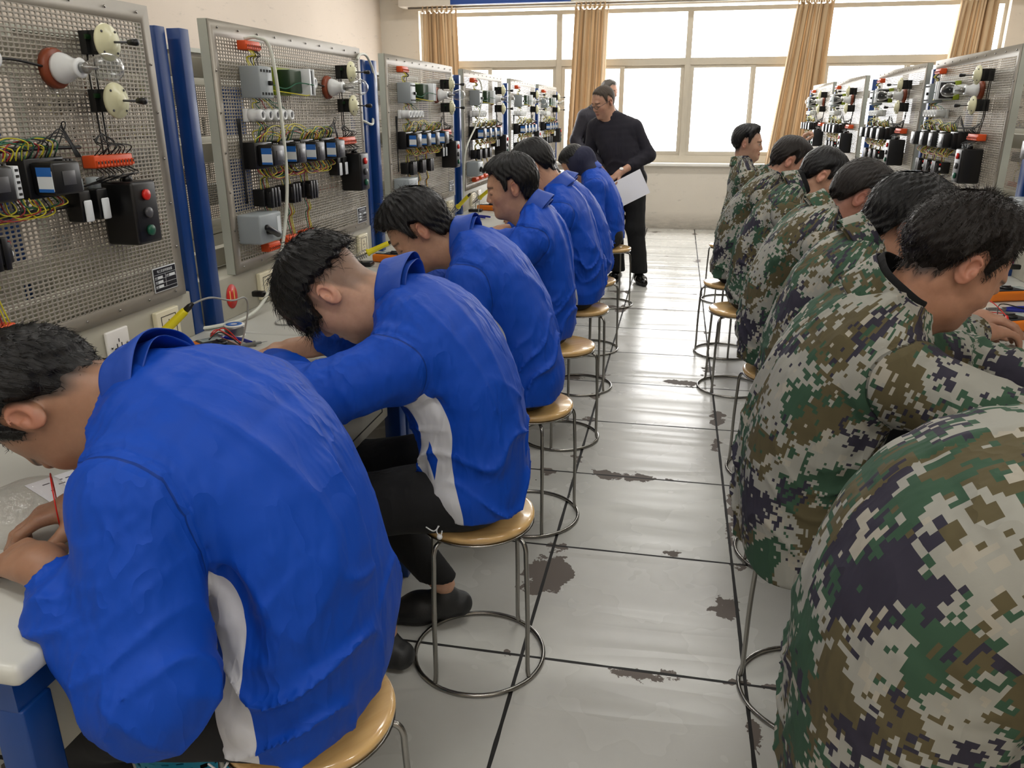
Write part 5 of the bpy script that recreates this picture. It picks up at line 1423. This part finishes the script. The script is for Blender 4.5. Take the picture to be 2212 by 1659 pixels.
for i, sp in enumerate(PEOPLE):
    r_, j_, b_ = person(sp)
    if sp['seed'] == 21:        # glasses and watch of the standing man
        Hc = Vector(sp['head'][:3]); Rm = Matrix(rotm(*[R(q) for q in sp['head'][3:6]]).tolist())
        T = lambda f, s_, h_: Hc+Rm @ Vector((f, s_, h_))
        e = empty('glasses', (0, 0, 0)); e.parent = None; e.location = r_.location; e.rotation_euler = r_.rotation_euler
        for s_ in (-1, 1):
            rim = [T(.112-.012*abs(math.cos(a))*0, s_*.034+.025*math.cos(a), .0+.015*math.sin(a)) for a in [k*PI/12 for k in range(24)]]
            MB().tube(rim, .0019, 6, closed=True).build('rim', M_black, e)
            MB().prism([(.024*math.cos(k*PI/8), .014*math.sin(k*PI/8)) for k in range(16)], -.0005, .0005, M=Rm @ Matrix(((0, 0, 1), (1, 0, 0), (0, 1, 0))), o=T(.112, s_*.034, 0)).build('lens', M_glass, e)
            MB().tube([T(.112, s_*.060, .005), T(.095, s_*.080, .006), T(.0, s_*.086, .012), T(-.02, s_*.087, .0)], .0015, 6, res=5).build('temple', M_black, e)
        MB().tube([T(.112, -.009, .003), T(.115, 0, .006), T(.112, .009, .003)], .0015, 6, res=4).build('bridge', M_black, e)
        tag(e, 'black framed glasses on the standing man in the navy sweater', 'glasses')
        A = sp['arms'][0]; E_, W_ = Vector(A[1]), Vector(A[2]); d = (W_-E_).normalized(); q = d.to_track_quat('Z', 'Y').to_matrix(); c = W_-d*.012
        e = empty('wristwatch', (0, 0, 0)); e.location = r_.location; e.rotation_euler = r_.rotation_euler
        MB().lathe([(.0275, -.008), (.030, -.008), (.030, .008), (.0275, .008), (.0275, -.008)], tuple(c), n=28, M=q).build('strap', M_steel, e)
        f_ = Vector((.75, -.1, .6)); f_ = (f_-d*f_.dot(d)).normalized()
        MB().lathe([(0, .028), (.016, .028), (.017, .034), (.015, .037), (0, .037)], tuple(c), n=24, M=f_.to_track_quat('Z', 'Y').to_matrix()).build('watch_face', M_plate, e)
        tag(e, 'steel wristwatch with a white face on the standing man', 'watch')
    if sp.get('hood'):
        Hc = np.array(sp['head'][:3])
        V = Vol(Hc-.25, Hc+.25, .007); V.add(ell(Hc+(-.03, 0, .01), (.125, .105, .115)), .02); V.add(cap((.17, -.06, 1.0), (.17, .06, 1.0), .06), .05)
        V.add(ell(Hc+(.10, 0, -.06), (.09, .075, .08)), .02, op='s')
        X, Y, Z = V.xyz((slice(None),)*3); V.D -= (.006*wav(X, Y, Z, 5, 8, 5)).astype(F4)
        v_, q_ = V.mesh(); link('hood', np_mesh('hood', v_, q_), r_, M_navyh)
# ------------------------------------------------------------------ tools, meters, papers on the benches
M_omet = mat('orange_meter_case', (.93, .50, .10), .45); M_face = mat('meter_face', (.14, .15, .17), .45); M_lcd = mat('meter_screen', (.62, .66, .64), .2)
M_yel = mat('yellow_handle', (.90, .84, .12), .35); M_bluh = mat('blue_grip', (.06, .12, .55), .35); M_greyc = mat('grey_cable', (.62, .62, .60), .5); M_whc = mat('white_cable', (.84, .85, .80), .4)
t = NT('printed_paper'); co = t.coord(); sp = t.node('ShaderNodeSeparateXYZ', {0: co})
M_paper = mat('white_paper', (.93, .93, .95), .7, var=.01); M_ink = mat('ink', (.25, .25, .30), .6); M_cop = mat('copper_board', (.70, .62, .25), .35)
M_greyp = mat('grey_probe', (.45, .46, .44), .4); M_wprobe = mat('red_probe', (.80, .12, .08), .4)
def meter(loc, rz, label, lift=0):
    e = empty('multimeter', loc, rz)
    MB().box((-.045, -.092, .0), (.045, .092, .036), .010, seg=3).build('case', M_omet, e)
    MB().box((-.034, -.080, .034), (.034, .080, .039), .004).build('face', M_face, e)
    MB().box((-.028, .040, .0385), (.028, .072, .0402), .001).build('screen', M_lcd, e)
    MB().lathe([(0, .038), (.022, .038), (.022, .044), (.019, .047), (0, .047)], (0, -.005, 0), n=28).box((-.0025, -.022, .046), (.0025, .012, .049)).build('dial', M_black, e)
    for k, x in enumerate((-.022, 0, .022)): MB().lathe([(0, .038), (.0065, .038), (.0065, .041), (.003, .041), (.003, .039), (0, .039)], (x, -.062, 0), n=14).build('jack', M_red if k == 1 else M_black, e)
    return tag(e, label, 'multimeter', 'orange multimeters on the benches')
def lead(pts, m, label, name='test_lead', r=.0018):
    o = MB().tube(pts, r, 6, res=8).build(name, m); return tag(o, label, 'cable')
def probe(p0, p1, m, label):
    p0, p1 = Vector(p0), Vector(p1); d = (p1-p0); L = d.length; q = d.to_track_quat('Z', 'Y').to_matrix()
    e = empty('test_probe', p0)
    MB().lathe([(0, 0), (.0045, 0), (.0055, L*.1), (.0055, L*.55), (.0085, L*.58), (.0085, L*.62), (.005, L*.64), (.0035, L*.8), (0, L*.8)], n=14, M=q).build('grip', m, e)
    MB().lathe([(0, L*.79), (.0012, L*.8), (.001, L*.98), (0, L)], n=8, M=q).build('tip', M_steel, e)
    return tag(e, label, 'test probe')
def iron(base, top, stand, label, label2, cable):
    """iron lies in a coil stand: base = lower end of the handle, top = rear end"""
    b, t_ = Vector(base), Vector(top); d = (t_-b).normalized(); q = d.to_track_quat('Z', 'Y').to_matrix(); L = (t_-b).length
    e = empty('soldering_iron', b)
    MB().lathe([(0, 0), (.016, 0), (.017, .004), (.0125, .010), (.0115, L*.4), (.0105, L*.8), (.009, L*.83), (0, L*.83)], n=22, M=q).build('handle', M_yel, e)
    MB().lathe([(0, L*.82), (.008, L*.82), (.0075, L*.92), (.004, L), (0, L)], n=16, M=q).build('strain_relief', M_black, e)
    MB().lathe([(0, 0), (.004, 0), (.0035, -.075), (.002, -.08), (.0018, -.10), (0, -.104)], n=12, M=q).build('barrel', M_steel, e)
    MB().tube([Vector(p)-b for p in cable], .0026, 6, res=8).build('cable', M_greyc, e)
    tag(e, label, 'soldering iron', 'yellow soldering irons')
    s = Vector(stand); e = empty('iron_stand', s)
    MB().box((-.045, -.028, 0), (.045, .028, .018), .004).build('base', M_black, e)
    P = []; a0 = b-d*.004-s; u1 = q @ Vector((1, 0, 0)); u2 = q @ Vector((0, 1, 0))
    for k in range(97):
        f = k/96; P.append(a0-d*.085*f+(u1*math.cos(f*18*PI)+u2*math.sin(f*18*PI))*(.020-.010*f))
    MB().tube(P, .0011, 5).build('coil', M_steel, e)
    mid = a0-d*.05
    MB().tube([(0, 0, .015), (mid.x*.4, mid.y*.4, mid.z*.6), tuple(mid-Vector((0, 0, .012)))], .0022, 6, res=6).build('arm', M_steel, e)
    tag(e, label2, 'soldering iron stand', 'coil stands for the irons')
TB = .7805
iron((-1.295, 1.715, .862), (-1.188, 1.765, .968), (-1.345, 1.775, TB), 'yellow soldering iron by the nearest socket panel, above the front collar', 'coil stand holding the yellow iron nearest the camera',
     [(-1.188, 1.765, .966), (-1.16, 1.80, .975), (-1.16, 1.90, .945), (-1.17, 1.98, .935), (-1.18, 2.01, .90), (-1.19, 2.00, .84), (-1.20, 1.98, .785)])
iron((-1.31, 3.26, .845), (-1.20, 3.29, .895), (-1.35, 3.30, TB), 'yellow soldering iron beside the face of the third student in blue', 'coil stand beside the third student in blue',
     [(-1.20, 3.29, .893), (-1.17, 3.32, .89), (-1.18, 3.38, .83), (-1.22, 3.42, .785)])
iron((-1.30, 4.74, .882), (-1.195, 4.645, .972), (-1.345, 4.80, TB), 'yellow soldering iron just above the raised hand, nearer of the far two', 'coil stand above the raised hand, nearer of the far two',
     [(-1.195, 4.645, .97), (-1.17, 4.66, .98), (-1.17, 4.76, .93), (-1.20, 4.82, .785)])
iron((-1.30, 5.30, .880), (-1.195, 5.22, .958), (-1.345, 5.36, TB), 'yellow soldering iron before the forehead of the student in profile', 'coil stand before the forehead of the student in profile',
     [(-1.195, 5.22, .956), (-1.17, 5.24, .96), (-1.17, 5.33, .90), (-1.21, 5.38, .785)])
meter((-1.22, 1.905, TB), R(55), 'orange multimeter under red leads, just behind the nearest blue collar')
meter((-1.245, 3.42, TB), R(80), 'orange multimeter beside the face of the third student in blue')
meter((-1.26, 5.47, TB), R(75), 'orange multimeter by the face of the student in profile')
meter((1.05, 2.66, TB), R(-62), 'orange multimeter on the right bench with black and red probes lying over it')
meter((1.20, 3.12, TB), R(-70), 'orange multimeter farther back on the right bench beside the ivory socket')
meter((.90, 1.93, TB), R(-30), 'orange multimeter at the right edge above the camouflage back')
def pliers(loc, rz, label, grip=M_bluh, g2=None):
    e = empty('pliers', loc, rz)
    for s in (-1, 1):
        MB().tube([(.004*s, .0, .010), (.016*s, -.03, .010), (.024*s, -.06, .010), (.022*s, -.115, .010)], .0065, 8, res=6, r1=.0058).build('handle', grip, e)
    MB().box((-.010, -.006, .003), (.010, .016, .017), .004).box((-.007, .014, .005), (-.0005, .060, .015), .002).box((.0005, .014, .005), (.007, .060, .015), .002).build('jaws', M_steel, e)
    return tag(e, label, 'pliers')
pliers((-1.30, 2.055, TB), R(62), 'blue handled pliers beside the solder reel on the left bench')
pliers((-1.27, 5.06, TB), R(55), 'blue handled pliers by the raised hand of the student in profile')
e = pliers((1.12, 2.90, TB), R(100), 'blue and yellow pliers between the two meters on the right bench')
# solder reel
e = empty('solder_reel', (-1.295, 2.115, TB))
MB().lathe([(0, 0), (.030, 0), (.031, .003), (.0285, .004), (.0285, .032), (.031, .034), (.030, .037), (0, .037)], n=32).build('reel', M_plate, e)
MB().lathe([(.0286, .005), (.0300, .006), (.0295, .010), (.0300, .014), (.0295, .018), (.0300, .022), (.0295, .026), (.0300, .030), (.0286, .031)], n=32).build('solder_wire', M_steel, e)
MB().lathe([(.010, .0372), (.024, .0372), (.024, .0378), (.010, .0378), (.010, .0372)], n=28).build('label_ring', M_lblb, e)
tag(e, 'small reel of solder wire with a blue and white label, near the blue post', 'solder reel')
probe((-1.215, 1.975, TB+.009), (-1.155, 2.055, TB+.007), M_greyp, 'grey test probe pointing past the blue pliers on the left bench')
for k, (a, b_) in enumerate([((-1.26, 1.93), (-1.21, 2.0)), ((-1.245, 1.90), (-1.20, 1.985)), ((-1.275, 1.96), (-1.215, 2.01))]):
    lead([(a[0], a[1], TB+.05), ((a[0]+b_[0])/2-.01*k, (a[1]+b_[1])/2, TB+.066-.006*k), (b_[0], b_[1], TB+.012)], M_wprobe if k != 1 else M_black, ['red meter lead curled over the nearest left multimeter', 'black meter lead between the red ones on the nearest left multimeter', 'second red meter lead, closer to the blue pliers'][k])
o = MB().box((-.014, -.009, 0), (.014, .009, .0006)).build('label_sticker', mat('pink_label', (.85, .70, .68), .5)); o.location = (-1.093, 2.01, TB); o.rotation_euler = (0, 0, R(20)); tag(o, 'tiny pink and white label lying on the left bench', 'label')
e = empty('ruler', (-.985, 1.99, TB), R(2)); MB().box((-.05, -.006, 0), (.06, .006, .004), .001).build('ruler_blade', M_greyp, e); tag(e, 'grey strip beside the fringe of the student with shaved neck', 'ruler')
def sheet(name, pts, label, lines=None, cat='paper', m=M_paper, z=TB, group=None):
    c = Vector((sum(p[0] for p in pts)/4, sum(p[1] for p in pts)/4, z)); e = empty(name, c)
    b = MB(); b.prism([(p[0]-c.x, p[1]-c.y) for p in pts], 0, .0006, 0); o = b.build('sheet', m, e)
    if lines:
        P = [Vector((p[0]-c.x, p[1]-c.y, 0)) for p in pts]; b = MB(); rn = random.Random(lines)
        def at(u, v): return P[0].lerp(P[1], u).lerp(P[3].lerp(P[2], u), v)
        for r_ in range(lines):
            v = .12+.8*r_/lines; u = .08
            while u < .9:
                w_ = rn.uniform(.02, .08)
                if rn.random() < .55:
                    q = [at(u, v), at(u+w_, v), at(u+w_, v+.018), at(u, v+.018)]
                    b.prism([(p.x, p.y) for p in q], .0006, .0009)
                u += w_+.02
        b.build('print', M_ink, e)
    return tag(e, label, cat, group)
sheet('paper', [(-1.135, 1.10), (-1.02, 1.33), (-.84, 1.24), (-.955, 1.01)], 'printed white sheet on the bench in front of the nearest student in blue', 9)
sheet('paper', [(-1.045, 1.845), (-.90, 1.87), (-.87, 1.66), (-1.01, 1.64)], 'white sheet under the sleeve of the student with the shaved neck', 7)
sheet('paper', [(.905, 2.615), (.83, 2.545), (.80, 2.40), (.905, 2.45)], 'folded white sheet on the right bench before the face above the knitted collar', 5)
sheet('paper', [(.82, 2.06), (.86, 2.10), (.89, 2.02), (.84, 1.97)], 'white slip of paper by the right edge meter above the camouflage back')
sheet('copper_board', [(.866, 2.262), (.918, 2.270), (.935, 2.125), (.872, 2.118)], 'blank yellow circuit board on the right bench', cat='circuit board', m=M_cop)
probe((.99, 2.63, TB+.045), (.962, 2.505, TB+.008), M_greyp, 'black test probe lying over the orange meter on the right bench')
probe((1.03, 2.64, TB+.045), (.995, 2.51, TB+.008), M_wprobe, 'red test probe lying over the orange meter on the right bench')
lead([(1.0, 2.63, TB+.045), (1.03, 2.70, TB+.07), (1.12, 2.72, TB+.05), (1.22, 2.72, TB+.03)], M_black, 'black lead looping over the orange meter on the right bench')
lead([(1.03, 2.64, TB+.045), (1.0, 2.72, TB+.075), (.98, 2.80, TB+.03), (1.08, 2.86, TB+.006), (1.2, 2.80, TB+.006)], M_wprobe, 'red lead looping over the orange meter on the right bench')
rn = random.Random(8)
for k in range(16):
    x, y = 1.0-.10*rn.random(), 2.47-.16*rn.random(); a = rn.random()*3
    o = MB().tube([(-.012*math.cos(a), -.012*math.sin(a), .002), (0, 0, .004), (.012*math.cos(a+.3), .012*math.sin(a+.3), .002)], .0006 if k % 2 else .0022, 6).build('loose_component', M_steel if k % 2 else M_black)
    o.location = (x, y, TB); tag(o, 'tiny loose electronic part scattered beside the yellow circuit board', 'component', 'loose components on the right bench')
# plugs in the sockets, mains leads
def plug(loc, rz, label, pts):
    e = empty('plug', loc, rz)
    MB().box((-.012, -.045, -.010), (.012, 0, .010), .005).tube([(0, -.04, 0), (0, -.062, -.002)], .006, 10, r1=.003).build('plug_body', M_black, e)
    tag(e, label, 'plug')
    lead(pts, M_greyc, label.replace('black plug', 'grey mains lead hanging from the plug'), 'mains_lead', .0026)
plug((-1.405, 1.732, .838), R(90), 'black plug in the ivory socket by the nearest iron', [(-1.345, 1.732, .835), (-1.31, 1.76, .82), (-1.27, 1.82, .79), (-1.25, 1.86, TB+.003)])
plug((-1.405, 2.435, .838), R(90), 'black plug in the ivory socket beside the red sticker', [(-1.345, 2.435, .835), (-1.32, 2.48, .80), (-1.27, 2.50, TB+.003), (-1.18, 2.42, TB+.003), (-1.10, 2.42, TB+.003), (-1.06, 2.36, TB+.003), (-1.15, 2.28, TB+.003), (-1.23, 2.26, TB+.003), (-1.25, 2.34, TB+.003), (-1.15, 2.40, TB+.006)])
plug((1.37, 3.48, .838), R(-90), 'black plug in the ivory socket on the right bench', [(1.31, 3.48, .835), (1.27, 3.44, .80), (1.20, 3.38, TB+.003), (1.12, 3.2, TB+.003)])
o = MB().tube([(-1.39, 2.525, 1.650), (-1.355, 2.545, 1.655), (-1.33, 2.580, 1.62), (-1.315, 2.583, 1.42), (-1.31, 2.57, 1.19), (-1.32, 2.52, 1.0), (-1.33, 2.44, .88), (-1.34, 2.36, .815), (-1.36, 2.27, .790), (-1.40, 2.18, .788), (-1.44, 2.13, .79)], .0058, 10, res=8).build('white_cable', M_whc); tag(o, 'thick white cable hanging down the second left board to the bench', 'cable')
o = MB().tube([(-1.40, 3.50, 1.645), (-1.40, 3.54, 1.668), (-1.40, 3.62, 1.665), (-1.40, 3.69, 1.60), (-1.41, 3.725, 1.50), (-1.42, 3.71, 1.42), (-1.40, 3.64, 1.375), (-1.41, 3.56, 1.39), (-1.44, 3.52, 1.40)], .0058, 10, res=8).build('white_cable', M_whc); tag(o, 'white cable arching over the blue post between the second and third boards', 'cable')
o = MB().tube([(-1.385, 5.52, 1.62), (-1.36, 5.56, 1.64), (-1.34, 5.57, 1.56), (-1.34, 5.45, 1.38), (-1.35, 5.15, 1.20), (-1.36, 5.12, 1.0), (-1.37, 5.14, .85)], .0055, 8, res=8).build('white_cable', M_whc); tag(o, 'white cable slanting across the fourth left board', 'cable')
# clear zip bag over the far hand of the nearest student
t = NT('clear_film'); fr = t.math('POWER', t.node('ShaderNodeLayerWeight', {'Blend': .5}).outputs['Facing'], 3.0)
nrm = t.node('ShaderNodeBump', {'Height': t.noise(t.coord(), 45, 4, .6), 'Strength': .9, 'Distance': .006}).outputs[0]
gl = t.node('ShaderNodeBsdfGlossy', {'Roughness': .08, 'Normal': nrm}); tr = t.node('ShaderNodeBsdfTransparent', {'Color': (.96, .955, .95, 1)})
mx = t.node('ShaderNodeMixShader', {0: t.math('ADD', t.math('MULTIPLY', fr, .5), .05), 1: tr.outputs[0], 2: gl.outputs[0]}); t.l.new(mx.outputs[0], t.out.inputs[0]); M_film = t.m
V = Vol((-1.20, .80, .78), (-.84, 1.12, .94), .006)
V.add(ell((-.985, .915, .830), (.068, .058, .044), np.array(Matrix.Rotation(R(40), 3, 'Z'))), .01); V.add(ell((-.955, .945, .838), (.040, .046, .046)), .04)
X, Y, Z = V.xyz((slice(None),)*3); V.D -= (.005*wav(X, Y, Z, 9, 16, 6)).astype(F4); V.D = np.maximum(V.D, .783-Z+0*X)
v_, q_ = V.mesh(); e = empty('zip_bag', (0, 0, 0)); link('bag_film', np_mesh('bag_film', v_, q_), e, M_film)
ring = [(-.940-.033*math.cos(a), .962+.036*math.cos(a), .838+.046*math.sin(a)) for a in [k*PI/16 for k in range(32)]]
MB().tube(ring, .0012, 6, closed=True).build('red_seal', M_wprobe, e); tag(e, 'clear zip bag with a red seal over the hand of the nearest student', 'plastic bag')
# blue basket under the front bench
e = empty('plastic_basket', (-.93, 1.18, 0))
t = NT('turquoise_plastic'); co = t.coord('UV'); t.base((.10, .55, .68)); t.set(Roughness=.4); M_turq = t.m
b = MB(); nb = 56
hole_rows = 8
prof = []
for k in range(hole_rows*2+1):
    z = .02+.21*k/(hole_rows*2); prof.append((.095+.035*(z/.24), z))
for i, ((r0, z0), (r1, z1)) in enumerate(zip(prof, prof[1:])):
    for k in range(nb):
        if i % 2 == 1 and k % 2 == (i//2) % 2: continue
        a0, a1 = 2*PI*k/nb, 2*PI*(k+1)/nb
        b._add([(r0*math.cos(a0), r0*math.sin(a0), z0), (r0*math.cos(a1), r0*math.sin(a1), z0), (r1*math.cos(a1), r1*math.sin(a1), z1), (r1*math.cos(a0), r1*math.sin(a0), z1)], [(0, 1, 2, 3)])
bmesh.ops.remove_doubles(b.bm, verts=list(b.bm.verts), dist=1e-5)
o = b.build('mesh_wall', M_turq, e); md = o.modifiers.new('t', 'SOLIDIFY'); md.thickness = .002
MB().lathe([(0, 0), (.095, 0), (.098, .02), (.094, .02), (.091, .004), (0, .004)], n=40).build('bottom', M_turq, e)
MB().tube([(.132*math.cos(k*PI/20), .132*math.sin(k*PI/20), .232) for k in range(40)], .005, 8, closed=True).build('rim', M_turq, e)
tag(e, 'turquoise plastic basket with slotted sides under the nearest left bench', 'basket')
# sheet, glasses, wristwatch of the standing man
SM = empty('paper', (-.385, 6.70, .83))
o = MB().prism([(-.105, -.1485), (.105, -.1485), (.105, .1485), (-.105, .1485)], -.0004, .0004, M=Matrix.Rotation(R(-97+90), 3, 'Z') @ Matrix.Rotation(R(82), 3, 'X') @ Matrix.Rotation(R(-62), 3, 'Z')).build('sheet', M_paper, SM)
tag(SM, 'blank white sheet held by the standing man with glasses', 'paper')
# red wire in the raised hand
o = MB().tube([(.905, 6.43, 1.255), (.92, 6.41, 1.20), (.935, 6.40, 1.12), (.95, 6.42, 1.05)], .0022, 6, res=8).build('red_wire', M_wprobe); tag(o, 'short red wire hanging from the raised hand at the back', 'wire')
